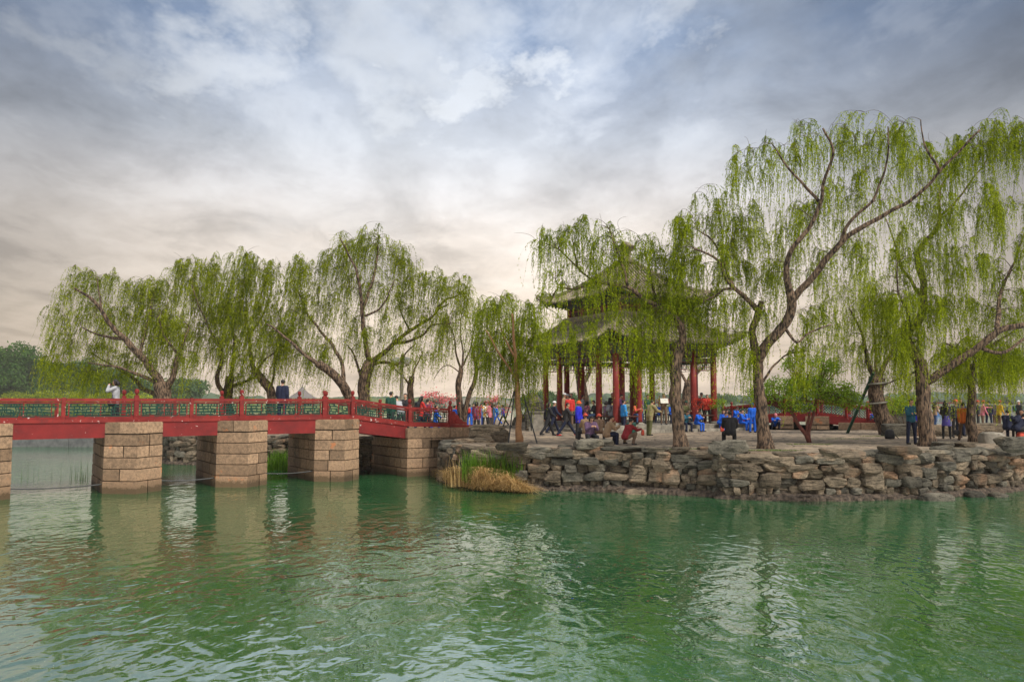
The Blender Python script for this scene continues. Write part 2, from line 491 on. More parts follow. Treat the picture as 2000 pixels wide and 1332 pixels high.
# ------------------------------------------------------------------ lake
def build_water():
    m = bpy.data.materials.new('lake water')
    m.use_nodes = True
    m.node_tree.nodes.clear()
    g = NT(m.node_tree)
    out = g.n('ShaderNodeOutputMaterial')
    pos = g.n('ShaderNodeNewGeometry').outputs['Position']
    # broad slow swell, middle waves and small ripples
    w1 = g.noise(g.mapping(pos, scale=(1.2, .8, 1), rot=(0, 0, R(9))), 1.35, 1.5, .4, 1.1)
    w2 = g.noise(g.mapping(pos, scale=(1.25, .8, 1), rot=(0, 0, R(-12)), loc=(5, 3, 0)), 3.4, 1.0, .4, 1.0)
    w3 = g.noise(g.mapping(pos, scale=(.8, 1.5, 1), rot=(0, 0, R(6))), 7.5, 2.0, .5, .3)
    patch = g.ramp(g.noise(g.mapping(pos, scale=(.6, 1, 1)), .16, 2, .5), [(.40, .15), (.62, 1.0)])
    # open water behind the bridge is ruffled by the wind
    sp0 = g.n('ShaderNodeSeparateXYZ'); g.link(pos, sp0.inputs[0])
    lee = g.math('SUBTRACT', sp0.outputs[1], g.math('MULTIPLY_ADD', sp0.outputs[0], .66, 38.5))
    wind = g.math('MULTIPLY', g.ramp(g.math('MULTIPLY', lee, .25), [(.0, 0.0), (1.0, 1.0)]), .014)
    h = g.math('ADD', g.math('MULTIPLY', w1, .031), g.math('MULTIPLY', w2, .0095))
    h = g.math('ADD', h, g.math('MULTIPLY', w3, g.math('MULTIPLY_ADD', patch, .0040, wind)))
    sepp = g.n('ShaderNodeSeparateXYZ'); g.link(pos, sepp.inputs[0])
    calm = g.n('ShaderNodeMapRange'); g.link(sepp.outputs[1], calm.inputs[0])
    for i_, v_ in enumerate((26.0, 140.0, 1.0, .10)): calm.inputs[i_ + 1].default_value = v_
    h = g.math('MULTIPLY', h, calm.outputs[0])
    b = g.n('ShaderNodeBump')
    b.inputs['Strength'].default_value = 1.0
    b.inputs['Distance'].default_value = 1.0
    g.link(h, b.inputs['Height'])
    # murky green body of the water under a mirror surface
    cn = g.noise(g.mapping(pos, scale=(.8, 1, 1)), .16, 3, .5)
    body = g.ramp(cn, [(.35, (.012, .073, .024)), (.65, (.020, .106, .035))])
    d = g.n('ShaderNodeBsdfDiffuse'); g.link(body, d.inputs[0])
    gl = g.n('ShaderNodeBsdfGlossy'); gl.inputs['Roughness'].default_value = .015
    gl.inputs['Color'].default_value = (.96, .98, .96, 1)
    g.link(b.outputs[0], gl.inputs['Normal'])
    fr = g.n('ShaderNodeFresnel'); fr.inputs['IOR'].default_value = 3.3
    g.link(b.outputs[0], fr.inputs['Normal'])
    mx = g.n('ShaderNodeMixShader')
    g.link(g.math('MULTIPLY_ADD', fr.outputs[0], .70, .25, clamp=True), mx.inputs[0]); g.link(d.outputs[0], mx.inputs[1]); g.link(gl.outputs[0], mx.inputs[2])
    g.link(mx.outputs[0], out.inputs[0])
    mb = MB()
    mb.add([(-1400, -60, 0), (1400, -60, 0), (1400, 1200, 0), (-1400, 1200, 0)], [(0, 1, 2, 3)])
    o = part('lake_water', mb, m)
    tagit(o, 'green lake water with broken reflections of the willows', 'water', kind='structure')
    # pale willow fluff drifting on the surface
    V, F = [], []
    for i in range(2600):
        u, v = random.uniform(-20, 2020), 985 + 350 * random.random() ** .8
        p = gp(u, v, 0.006)
        s = random.uniform(.003, .0075)
        a = random.random() * 6.3
        k = len(V)
        for j in range(3):
            V.append((p[0] + s * math.cos(a + j * 2.1), p[1] + s * math.sin(a + j * 2.1) * 1.2, p[2]))
        F.append((k, k + 1, k + 2))
    mb = MB(); mb.add(V, F)
    o = part('floating_fluff', mb, material('willow fluff', (.50, .52, .30), rough=.9, tint=0))
    tagit(o, 'pale specks of willow fluff drifting on the lake', 'fluff', kind='stuff')
build_water()

# ------------------------------------------------------------------ island ground
FRONT = [tuple(gp(u, v, 0)[:2]) for u, v in [(866, 938), (930, 953), (1040, 957), (1150, 959), (1250, 962), (1330, 966), (1398, 970), (1416, 974), (1500, 977), (1650, 977), (1800, 973), (1900, 966), (2005, 956), (2200, 935), (2500, 905)]]
FRONT = [(-2.95, 34.9)] + FRONT
LEFT_SHORE = [(-6.0, 36.9), (-8.0, 37.0), (-11.0, 38.4), (-17.0, 40.5), (-22.0, 45.5)]
LEDGE = [(-22.0, 45.5), (-25.5, 55.7), (-36.0, 56.4), (-50.0, 58.0), (-110.0, 66.0)]
REAR = [(34, 46), (34, 56), (25, 62), (22.5, 57), (21.5, 49), (20.0, 46.2), (17.5, 45.6), (15.0, 46.6), (14.6, 49.5), (14, 57), (8, 66), (0, 72), (-8, 68), (-14, 62), (-21, 58), (-25.5, 57.5)]
GZ = 1.5
def inset(path, k=.28):
    p = np.array(path)
    return [tuple(q) for q in p + np.array([0, k])]
def build_ground():
    poly = [(-4.2, 35.4)] + [(FRONT[0][0] + .3, FRONT[0][1] + .2), (FRONT[1][0] + .35, FRONT[1][1] + .28)] + inset(FRONT[2:]) + REAR + [LEFT_SHORE[-1]] + LEFT_SHORE[::-1][1:]
    bm = bmesh.new()
    vs = [bm.verts.new((x, y, GZ)) for x, y in poly]
    lo = [bm.verts.new((x, y, -.4)) for x, y in poly]
    n = len(vs)
    f = bm.faces.new(vs)
    for i in range(n):
        bm.faces.new((vs[(i + 1) % n], vs[i], lo[i], lo[(i + 1) % n]))
    bmesh.ops.triangulate(bm, faces=[f])
    bmesh.ops.recalc_face_normals(bm, faces=bm.faces)
    me = bpy.data.meshes.new('island_ground')
    bm.to_mesh(me); bm.free()
    m = bpy.data.materials.new('worn pebble paving')
    m.use_nodes = True
    g = NT(m.node_tree)
    p = m.node_tree.nodes['Principled BSDF']
    p.inputs['Roughness'].default_value = .9
    pos = g.n('ShaderNodeNewGeometry').outputs['Position']
    vo = g.n('ShaderNodeTexVoronoi', feature='DISTANCE_TO_EDGE')
    wv = g.n('ShaderNodeVectorMath', operation='ADD')
    wn = g.n('ShaderNodeTexNoise'); g.link(pos, wn.inputs['Vector']); wn.inputs['Scale'].default_value = 2.0
    sc_ = g.n('ShaderNodeVectorMath', operation='SCALE'); g.link(wn.outputs['Color'], sc_.inputs[0]); sc_.inputs['Scale'].default_value = .35
    g.link(pos, wv.inputs[0]); g.link(sc_.outputs[0], wv.inputs[1])
    g.link(g.mapping(wv.outputs[0], scale=(.8, .62, 1)), vo.inputs['Vector']); vo.inputs['Scale'].default_value = 1.7
    crack = g.ramp(vo.outputs['Distance'], [(.0, .25), (.06, 1.0)])
    n1 = g.noise(pos, .55, 5, .6)
    n2 = g.noise(g.mapping(pos, scale=(1, 1.6, 1)), 3.2, 6, .72)
    col = g.ramp(n1, [(.35, (.205, .155, .108)), (.65, (.315, .24, .168))])
    col = g.mix(1.0, col, g.ramp(n2, [(.38, .30), (.50, .90), (.62, 1.15)]), 'MULTIPLY')
    col = g.mix(1.0, col, crack, 'MULTIPLY')
    col = g.mix(g.ramp(g.noise(g.mapping(pos, loc=(4, 4, 0)), .8, 4, .6), [(.60, 0.0), (.68, .8)]), col, (.40, .29, .19))
    g.link(col, p.inputs['Base Color'])
    b = g.n('ShaderNodeBump'); b.inputs['Distance'].default_value = .09
    g.link(g.math('MULTIPLY', crack, n2), b.inputs['Height'])
    g.link(b.outputs[0], p.inputs['Normal'])
    me.materials.append(m)
    o = bpy.data.objects.new('island_ground', me); COL.objects.link(o)
    tagit(o, 'sandy paved ground of the island under the willows', 'ground', kind='structure')
    # the far bank beyond the causeway
    xs = np.linspace(-420, -50, 30)
    P = []
    for k, (dy, z) in enumerate([(0, -.5), (1, .5), (12, 1.6), (30, 3.2), (70, 4.2), (200, 5.0)]):
        P.append([(x, 300 + .12 * (x + 200) + dy + (0 if x < -70 else (x + 70) * 3), z + (0 if k < 2 else .5 * mnoise.noise((x * .03, k * 3.1, 0)))) for x in xs])
    mb = MB(); mb.grid(P, flip=True)
    o = part('grass_bank', mb, material('bank grass', (.13, .15, .045), (.08, .10, .03), .15, .95, .05, 8, spots=[((.17, .15, .06), .1, .6)], tint=0))
    tagit(o, 'grassy far bank across the water on the left', 'bank', kind='structure')
    # concrete ledge along its foot
    mb = MB()
    for i in range(len(LEDGE) - 1):
        a, b_ = LEDGE[i], LEDGE[i + 1]
        seg = max(1, int(math.hypot(b_[0] - a[0], b_[1] - a[1]) / 4.0)) if i else 3
        for k in range(seg):
            p = np.array(a) + (np.array(b_) - np.array(a)) * k / seg
            q = np.array(a) + (np.array(b_) - np.array(a)) * (k + .992) / seg
            mb.beam((*p, .25), (*q, .25), .8, 1.0, tint=random.random()); mb.beam((*(p + [0, 2.0]), .15), (*(q + [0, 2.0]), .15), 3.18, .92, tint=.5)
            mb.beam((*(p + [0, .05]), .80), (*(q + [0, .05]), .80), .9, .10, tint=.9); mb.beam((*(p + [0, 2.0]), .70), (*(q + [0, 2.0]), .70), 3.2, .16, mi=1, tint=.9)
    solo('concrete_causeway', mb, [CONCRETE, STONE], 'low grey concrete causeway crossing the water seen under the bridge', 'causeway', (-30, 56, 0))
build_ground()

# ------------------------------------------------------------------ stones
_ico = None
def ico(level=3):
    global _ico
    if _ico is None: _ico = {}
    if level not in _ico:
        bm = bmesh.new()
        bmesh.ops.create_icosphere(bm, subdivisions=level, radius=1)
        _ico[level] = (np.array([v.co[:] for v in bm.verts]), [[v.index for v in f.verts] for f in bm.faces])
        bm.free()
    return _ico[level]
def stone(mb, c, size, rz=0.0, tilt=0.0, pw=.42, rough=.14, level=3, mi=0, tint=None, strata=.5):
    """weathered block: rounded box with broken, layered faces"""
    n, f = ico(level)
    v = np.sign(n) * np.abs(n) ** pw
    v = v / np.abs(v).max()
    # chop some corners off
    for _ in range(4):
        d = np.array([random.gauss(0, 1), random.gauss(0, 1), random.gauss(0, .8)])
        d /= np.linalg.norm(d)
        k = v @ d
        lim = random.uniform(.72, 1.05)
        over = np.maximum(k - lim, 0)
        v = v - np.outer(over, d) * .9
    sd_ = np.array([random.uniform(-50, 50) for _ in range(3)])
    s = np.array(size) / 2
    sm = float(np.mean(s))
    disp = np.empty(len(v))
    for i, p in enumerate(v):
        q = Vector((p[0] * s[0] / sm * 1.3 + sd_[0], p[1] * s[1] / sm * 1.3 + sd_[1], p[2] * s[2] / sm * (1.3 + strata * 2.2) + sd_[2]))
        disp[i] = mnoise.noise(q) * .8 + mnoise.noise(q * 2.6) * .45 + mnoise.noise(q * 6) * .2
    v = v * (1 + rough * disp[:, None])
    v = v * s
    ct, st = math.cos(tilt), math.sin(tilt)
    v = v @ np.array([[ct, 0, -st], [0, 1, 0], [st, 0, ct]]).T
    ca, sa = math.cos(rz), math.sin(rz)
    v = v @ np.array([[ca, -sa, 0], [sa, ca, 0], [0, 0, 1]]).T
    mb.add(v + np.array(c), f, mi, random.random() if tint is None else tint)

def path_sampler(path):
    P = np.array(path, float)
    seg = np.linalg.norm(np.diff(P, axis=0), axis=1)
    cum = np.concatenate([[0], np.cumsum(seg)])
    def f(s):
        i = min(np.searchsorted(cum, s, side='right') - 1, len(seg) - 1)
        i = max(i, 0)
        t = (s - cum[i]) / seg[i]
        d = (P[i + 1] - P[i]) / seg[i]
        return P[i] + (P[i + 1] - P[i]) * t, d
    return f, cum[-1]
def rubble_wall(path, label, h=1.5, level=3, flip=False):
    f, L = path_sampler(path)
    base = (*path[0], 0)
    root = empty('stone_wall', label, 'wall', base)
    # mortar core
    mb = MB()
    P = []
    ss = np.arange(0, L, .25)
    for zz, off in [(-.3, .0), (.1, .02), (.6, .10), (1.1, .12), (h - .06, .14), (h - .02, .6)]:
        row = []
        for s in ss:
            p, d = f(s)
            nrm = np.array([d[1], -d[0]]) * (-1 if flip else 1)
            q = p - nrm * (off + .05 * mnoise.noise((s * 1.7, zz * 3, 1)))
            row.append((q[0], q[1], zz))
        P.append(row)
    mb.grid(P)
    part('mortar_core', mb, MORTAR, root)
    # rough footing at the water line
    mb = MB()
    P = []
    ss = np.arange(0, L, .07)
    for zz, off in [(-.3, .30), (.02, .34), (.10, .30), (.16, .22), (.21, .10), (.24, -.15)]:
        row = []
        for s in ss:
            p, d = f(s)
            nrm = np.array([d[1], -d[0]]) * (-1 if flip else 1)
            k = mnoise.noise((s * .5, 0, 3)) * .10 + mnoise.noise((s * 3, zz * 9, 5)) * .10 + mnoise.noise((s * 9, zz * 20, 5)) * .09
            q = p + nrm * (off * (.75 + .4 * mnoise.noise((s * .35, 7, 0))) + k)
            row.append((q[0], q[1], zz + .03 * mnoise.noise((s * 5, zz * 10, 9)) + .05 * mnoise.noise((s * .4, 2, 2))))
        P.append(row)
    mb.grid(P)
    part('footing', mb, FOOTING, root, label='rough reddish concrete footing along the water')
    # stones
    mb = MB()
    rows = [(.16, .42, .16, .42, .02), (.38, .70, .22, .85, .09), (.66, .96, .25, 1.0, .06), (.90, 1.16, .25, 1.1, .10), (1.12, 1.38, .3, 1.2, .08)]
    for ri, (z0, z1, w0, w1, out) in enumerate(rows):
        s = random.uniform(0, .3)
        while s < L:
            w = random.uniform(w0, w1)
            big = ri in (1, 2, 3) and random.random() < .18
            zz0, zz1 = z0 + random.uniform(-.05, .04), z1 + random.uniform(-.06, .06)
            if big:
                zz1 += .24; w = max(w, .6)
            p, d = f(min(s + w / 2, L - .01))
            nrm = np.array([d[1], -d[0]]) * (-1 if flip else 1)
            o = random.uniform(-.09, .16) + out
            dep = random.uniform(.5, .7)
            q = p + nrm * (o - dep / 2 + .05)
            stone(mb, (q[0], q[1], (zz0 + zz1) / 2), (w * 1.07, dep, (zz1 - zz0) * 1.12), math.atan2(d[1], d[0]) + random.gauss(0, .07), random.gauss(0, .05), pw=random.uniform(.22, .42), level=level, rough=.17, mi=0 if random.random() < .68 else 1)
            s += w
    part('rubble_stone', mb, [ROCK, ROCK_GREY], root)
    # flat coping slabs on the edge, each a part
    s = random.uniform(0, .2)
    while s < L - .4:
        w = random.uniform(.45, 1.5)
        p, d = f(min(s + w / 2, L - .01))
        nrm = np.array([d[1], -d[0]]) * (-1 if flip else 1)
        mb = MB()
        th = random.uniform(.16, .30)
        o = random.uniform(.02, .22)
        dep = random.uniform(.7, 1.1)
        q = p + nrm * (o - dep / 2 + .05)
        zt = h + random.uniform(-.08, .07)
        stone(mb, (q[0], q[1], zt - th / 2), (w * 1.08, dep, th * 1.1), math.atan2(d[1], d[0]) + random.gauss(0, .05), random.gauss(0, .025), pw=.34, level=level, rough=.12, strata=.9)
        if random.random() < .4:
            q2 = p + nrm * (o - .8)
            stone(mb, (q2[0], q2[1], zt + .02), (w * .7, .5, th * .6), random.uniform(-.3, .3), 0, pw=.35, level=level, strata=.9)
        part('coping_slab', mb, [ROCK if random.random() < .5 else ROCK_GREY], root)
        s += w * random.uniform(.95, 1.1)
    return root
rubble_wall(FRONT + [(34.0, 46.0)], 'long rubble stone wall with layered slabs holding the island above the lake')
rubble_wall(LEFT_SHORE[::-1], 'rubble stone wall of the shore seen between the piers under the bridge', level=2)

def rock(u, v, w, h, dep, label, rz=0.0, tilt=0.0, z=GZ, mats=None, pw=.42, sink=.12, cat='rock', group=None, rough=.16, level=3, Y=None):
    """a loose rock standing on the level z at photo pixel (u, v) (its front foot); w, h, dep in metres"""
    p = gp(u, v, z) if Y is None else np.array([at(u, v, Y)[0], Y, z])
    p = p + np.array([0, dep / 2, 0])
    mb = MB()
    stone(mb, (p[0], p[1], z + h / 2 - sink * h), (w, dep, h * (1 + sink)), rz, tilt, pw, rough, level, strata=.8)
    return solo('rock', mb, mats or ROCK_GREY, label, cat, (p[0], p[1], z), group)

# ------------------------------------------------------------------ red bridge
TIP0 = np.array([-12.84, 27.5]); D = np.array([.834, .552]); D /= np.linalg.norm(D); NB = np.array([-D[1], D[0]])   # NB points away from the camera
PITCH_PIER = 3.74
def bp(a, k, z):
    """bridge coordinates: a metres along from the first pier's tip, k metres back from the line of tips"""
    q = TIP0 + D * a + NB * k
    return np.array([q[0], q[1], z])
def block_course(mb, pts, z0, z1, seed, gap=.017):
    """one course of dressed blocks around a convex plan"""
    rd = random.Random(seed)
    pts = [np.array(p) for p in pts]
    c = sum(pts) / len(pts)
    n = len(pts)
    for i in range(n):
        a, b = pts[i], pts[(i + 1) % n]
        L = np.linalg.norm(b - a)
        k = max(1, int(round(L / rd.uniform(.55, 1.25))))
        cuts = [0] + sorted(min(.85, max(.15, (j + rd.uniform(-.22, .22)) / k)) for j in range(1, k)) + [1]
        for j in range(len(cuts) - 1):
            t0, t1 = cuts[j] + (gap / L if j else 0), cuts[j + 1] - (gap / L if j < len(cuts) - 2 else 0)
            pa, pb = a + (b - a) * t0, a + (b - a) * t1
            e = 1 + rd.uniform(-.003, .006)
            oa, ob = c + (pa - c) * e, c + (pb - c) * e
            ia, ib = c + (pa - c) * .72, c + (pb - c) * .72
            ch = .014
            o2a, o2b = c + (oa - c) * (1 - ch / 1.2), c + (ob - c) * (1 - ch / 1.2)
            zs0, zs1 = z0 + gap * .7, z1 - gap * .7
            v = [(*ia, zs0), (*ib, zs0), (*o2b, zs0), (*ob, zs0 + ch), (*ob, zs1 - ch), (*o2b, zs1), (*ib, zs1), (*ia, zs1),
                 (*o2a, zs1), (*oa, zs1 - ch), (*oa, zs0 + ch), (*o2a, zs0)]
            f = [(11, 2, 1, 0), (10, 3, 2, 11), (9, 4, 3, 10), (8, 5, 4, 9), (7, 6, 5, 8), (0, 11, 10, 9, 8, 7), (1, 6, 5, 4, 3, 2)]
            mb.add(v, f, 0, rd.random())
def scale_plan(pts, e):
    pts = [np.array(p) for p in pts]
    c = sum(pts) / len(pts)
    return [c + (p - c) * e for p in pts]
PIER_L = 4.05
def build_pier(a, root, seed):
    """hexagonal pier with pointed cutwaters: five courses of granite and a cap block"""
    w, p = .92, .78
    plan = lambda e=0.0: [bp(a, 0 - e, 0)[:2], bp(a + w + e, p, 0)[:2], bp(a + w + e, PIER_L, 0)[:2], bp(a, PIER_L + p + e, 0)[:2], bp(a - w - e, PIER_L, 0)[:2], bp(a - w - e, p, 0)[:2]]
    mb = MB()
    zs = [-.35, .42, .83, 1.22, 1.62, 2.02]
    for i in range(5):
        block_course(mb, plan(.022 - .004 * i), zs[i], zs[i + 1], seed * 10 + i)
    e = .035                                    # the cap blocks at both ends rise beside the deck
    block_course(mb, [bp(a, -e, 0)[:2], bp(a + w + e, p, 0)[:2], bp(a + w + e, 1.02, 0)[:2], bp(a - w - e, 1.02, 0)[:2], bp(a - w - e, p, 0)[:2]], 2.035, 2.45, seed * 10 + 7)
    block_course(mb, [bp(a + w + e, 3.75, 0)[:2], bp(a + w + e, PIER_L, 0)[:2], bp(a, PIER_L + p + e, 0)[:2], bp(a - w - e, PIER_L, 0)[:2], bp(a - w - e, 3.75, 0)[:2]], 2.035, 2.45, seed * 10 + 8)
    pier = part('pier', mb, GRANITE, root, base=None)
    mb = MB()
    mb.prism([tuple(q) for q in scale_plan(plan(0), .965)], -.4, 2.10)
    part('joint_core', mb, GRANITE_DARK, pier)
def finial(mb, p, s=1.0):
    mb.lathe(p, [(.055 * s, 0), (.055 * s, .02 * s), (.035 * s, .03 * s), (.035 * s, .05 * s), (.062 * s, .07 * s), (.078 * s, .12 * s), (.08 * s, .16 * s), (.07 * s, .21 * s), (.045 * s, .235 * s), (.0, .24 * s)], 10)
def post(root, p, h, w=.15, cap=True):
    mb = MB()
    d = math.atan2(D[1], D[0])
    mb.box((p[0], p[1], p[2] + h / 2), (w, w, h), d)
    for dz in (.10, h - .17):
        mb.box((p[0], p[1], p[2] + dz), (w + .02, w + .02, .03), d)
    o = part('railing_post', mb, RED, root)
    if cap:
        mb = MB(); finial(mb, (p[0], p[1], p[2] + h)); part('finial', mb, RED, o)
def railing_bay(root, p, q, zlo, h, lattice, seed, thick=.07):
    """rails and a lattice panel between two posts; p and q are on the rail's foot"""
    p, q = np.array(p, float), np.array(q, float)
    up = np.array([0, 0, 1.0])
    mb = MB()
    mb.beam(p + up * (h - .05), q + up * (h - .05), .12, .10)        # hand rail
    mb.beam(p + up * (h - .145), q + up * (h - .145), .06, .05)
    mb.beam(p + up * .035, q + up * .035, .09, .07)                   # foot rail
    L = np.linalg.norm(q - p)
    d = (q - p) / L
    for s in (.09, L / 2, L - .09):
        mb.beam(p + d * s + up * .07, p + d * s + up * (h - .12), .035 if s != L / 2 else .03, .035, up=d)
    r = part('rail', mb, RED, root)
    mb = MB()
    z0, z1 = .075, h - .17
    rd = random.Random(seed)
    if lattice == 'step':
        lv = [z0 + (z1 - z0) * t for t in (0.03, .27, .52, .76, .97)]
        for k in range(5):
            x = .10
            while x < L - .12:
                e = min(L - .1, x + rd.uniform(.22, .5))
                mb.beam(p + d * x + up * lv[k], p + d * e + up * lv[k], .034, .034)
                x = e + (0 if rd.random() < .35 else rd.uniform(.08, .2))
        x = .14
        while x < L - .12:
            for k in range(4):
                if rd.random() < .6:
                    xx = x + rd.uniform(-.05, .05)
                    mb.beam(p + d * xx + up * lv[k], p + d * xx + up * lv[k + 1], .034, .034, up=d)
            x += rd.uniform(.13, .21)
        part('lattice_panel', mb, GREEN_PAINT, root)
    else:
        n = int(L / .16)
        for k in range(-6, n + 1):
            for sgn in (1, -1):
                x0 = .09 + k * .16
                x1 = x0 + (z1 - z0)
                a0, a1 = max(.09, x0), min(L - .09, x1)
                if a1 - a0 < .03: continue
                za, zb = (a0 - x0), (a1 - x0)
                if sgn > 0:
                    mb.beam(p + d * a0 + up * (z0 + za), p + d * a1 + up * (z0 + zb), .022, .022)
                else:
                    mb.beam(p + d * a0 + up * (z1 - za), p + d * a1 + up * (z1 - zb), .022, .022)
        part('lattice_panel', mb, GREEN_PAINT, root)

def build_bridge():
    root = empty('bridge', 'red painted footbridge on granite piers crossing to the island', 'bridge', bp(0, 2.4, 0))
    PIERS = [-9.2, -4.55, 0, PITCH_PIER, 2 * PITCH_PIER]
    for i, a in enumerate(PIERS):
        build_pier(a, root, 38 + i)
    zd = 2.57                                   # foot of the railing
    k_near, k_far = .86, 3.9
    zf = lambda a: np.interp(a, [-50, 8.2, 10.75, 14.0], [zd, zd - .02, 2.21, 2.10])
    # deck, lower than the raised edge boards that carry the railing
    zdk = lambda a: np.interp(a, [-50, 8.2, 10.75, 14.0], [2.30, 2.28, 1.80, 1.62])
    mb = MB()
    for a0, a1 in [(-11, 8.2), (8.2, 10.75), (10.75, 14.2)]:
        P, Q = bp(a0, 2.4, zdk(a0) - .07), bp(a1, 2.4, zdk(a1) - .07)
        mb.beam(P, Q, k_far - k_near - .1, .14)
    part('deck', mb, STONE, root)
    # edge boards and deep red beams between the piers
    spans = [(PIERS[i] + .93, PIERS[i + 1] - .93) for i in range(4)] + [(2 * PITCH_PIER + .93, 10.55)]
    for k, sgn in ((k_near, 1), (k_far, -1)):
        for a0, a1 in spans:
            mb = MB()
            mb.beam(bp(a0, k, zf(a0) - .33), bp(a1, k, zf(a1) - .33), .22, .64)
            part('beam', mb, RED_BEAM, root)
        for a0, a1 in [(-11, 8.2), (8.2, 10.75), (10.75, 14.0)]:
            mb = MB()
            mb.beam(bp(a0, k - .015 * sgn, zf(a0) - .06), bp(a1, k - .015 * sgn, zf(a1) - .06), .27, .12)
            part('edge_board', mb, RED, root)
        # posts: a finial post over every pier, plain posts between
        A = [(-9.1, 1), (-6.8, 0), (-4.5, 1), (-2.2, 0), (.05, 1), (1.9, 0), (PITCH_PIER - .05, 1), (6.94, 1), (8.14, 1), (10.72, 1), (12.7, 1)]
        for j, (a, big) in enumerate(A):
            h = .72 if not big else .80
            post(root, bp(a, k, zf(a)), h, .15 if big else .12, bool(big))
            if j:
                a0 = A[j - 1][0]
                railing_bay(root, bp(a0 + .07, k, zf(a0 + .07)), bp(a - .07, k, zf(a - .07)), 0, .70, 'step', 300 + j)
        # scroll shaped end board
        mb = MB()
        prof = [(0, 0), (0, .58), (.12, .58), (.2, .46), (.3, .40), (.36, .28), (.48, .22), (.55, .12), (.72, .09), (.78, 0)]
        a = 12.78
        v = [bp(a + x, k - .05, zf(a) + z) for x, z in prof] + [bp(a + x, k + .05, zf(a) + z) for x, z in prof]
        n = len(prof)
        mb.add(v, [tuple(range(n)), tuple(range(2 * n - 1, n - 1, -1))] + [((i + 1) % n, i, n + i, n + (i + 1) % n) for i in range(n)])
        for rr, zz in ((.085, .19), (.05, .19)):
            c = bp(a + .2, k - .05, zf(a) + zz)
            pts = [c + np.array([*(D * rr * math.cos(t)), rr * math.sin(t)]) for t in np.linspace(0, 6.28, 14)]
            mb.tube(pts, .014, 6)
        part('end_board', mb, RED, root)
    # abutment
    mb = MB()
    plan = [bp(10.5, .55, 0)[:2], bp(15.2, .55, 0)[:2], bp(15.2, 4.6, 0)[:2], bp(10.5, 4.6, 0)[:2]]
    zs = [-.35, .34, .76, 1.17, 1.58]
    for i in range(4):
        block_course(mb, scale_plan(plan, 1.012 - .004 * i), zs[i], zs[i + 1], 900 + i)
    for k0, k1, sd_ in ((.55, 1.02, 911), (3.75, 4.6, 912)):
        block_course(mb, [bp(10.5, k0, 0)[:2], bp(15.2, k0, 0)[:2], bp(15.2, k1, 0)[:2], bp(10.5, k1, 0)[:2]], 1.585, 2.03, sd_)
    ab = part('abutment', mb, GRANITE, root)
    mb = MB(); mb.prism([tuple(q) for q in scale_plan(plan, .98)], -.4, 1.52); part('joint_core', mb, GRANITE_DARK, ab)
build_bridge()

# pipe clamped along the piers just above the water
def build_pipes():
    for i, (a0, a1, z, lab) in enumerate([(-4.55 + .9, -.9, .30, 'dark thin pipe above the water left of the nearest whole pier'), (.9, PITCH_PIER - .9, .33, 'dark thin pipe above the water between the first two piers'), (PITCH_PIER + .9, 2 * PITCH_PIER - .9, .40, 'dark thin pipe above the water beside the clump of green reeds')]):
        mb = MB()
        pts = [bp(a0 + (a1 - a0) * t, 1.0, z - .05 * math.sin(math.pi * t)) for t in np.linspace(0, 1, 9)]
        mb.tube(pts, .022, 6)
        solo('water_pipe', mb, BLACK_METAL, lab, 'pipe', pts[0], 'pipes along the bridge piers')
build_pipes()

# ------------------------------------------------------------------ second bridge behind the plaza
def build_rear_bridge():
    A = np.array(at(1413, 800, 50.5)[:2]); B = np.array(at(1718, 800, 46.5)[:2])
    d = (B - A); L = np.linalg.norm(d); d /= L; n = np.array([-d[1], d[0]])
    pt = lambda s, k, z: np.array([A[0] + d[0] * s + n[0] * k, A[1] + d[1] * s + n[1] * k, z])
    zf = lambda s: float(np.interp(s / L, [0, .22, .42, .62, .82, 1], [1.98, 2.22, 2.42, 2.42, 2.15, 1.95]))
    root = empty('bridge', 'red arched bridge with diagonal lattice railing behind the small green tree', 'bridge', pt(0, 0, 0))
    S = [0, L * .21, L * .41, L * .62, L * .80, L * .93, L]
    for k in (0, 2.6):
        for i in range(len(S) - 1):
            a, b = S[i], S[i + 1]
            mb = MB(); mb.beam(pt(a, k, zf(a) - .24), pt(b, k, zf(b) - .24), .2, .48); part('beam', mb, RED_BEAM, root)
            railing_bay(root, pt(a + .07, k, zf(a + .07)), pt(b - .07, k, zf(b - .07)), 0, .80, 'diamond', 500 + i)
        for s in S:
            post(root, pt(s, k, zf(s)), .90, .16, True)
    mb = MB()
    for i in range(len(S) - 1):
        mb.beam(pt(S[i], 1.3, zf(S[i]) - .1), pt(S[i + 1], 1.3, zf(S[i + 1]) - .1), 2.5, .12)
    part('deck', mb, STONE, root)
    for j, (s, w) in enumerate([(L * .41, 1.0), (L * .62, 1.3), (L * .90, 2.6), (0.2, 1.6)]):
        mb = MB()
        plan = [pt(s - w / 2, -.18, 0)[:2], pt(s + w / 2, -.18, 0)[:2], pt(s + w / 2, 2.8, 0)[:2], pt(s - w / 2, 2.8, 0)[:2]]
        top = zf(s) - .14
        zs = np.linspace(-.3, top, 6)
        for i in range(5):
            block_course(mb, scale_plan(plan, 1.02 if i == 4 else 1), zs[i], zs[i + 1], 700 + 10 * j + i)
        part('pier', mb, GRANITE, root)
build_rear_bridge()
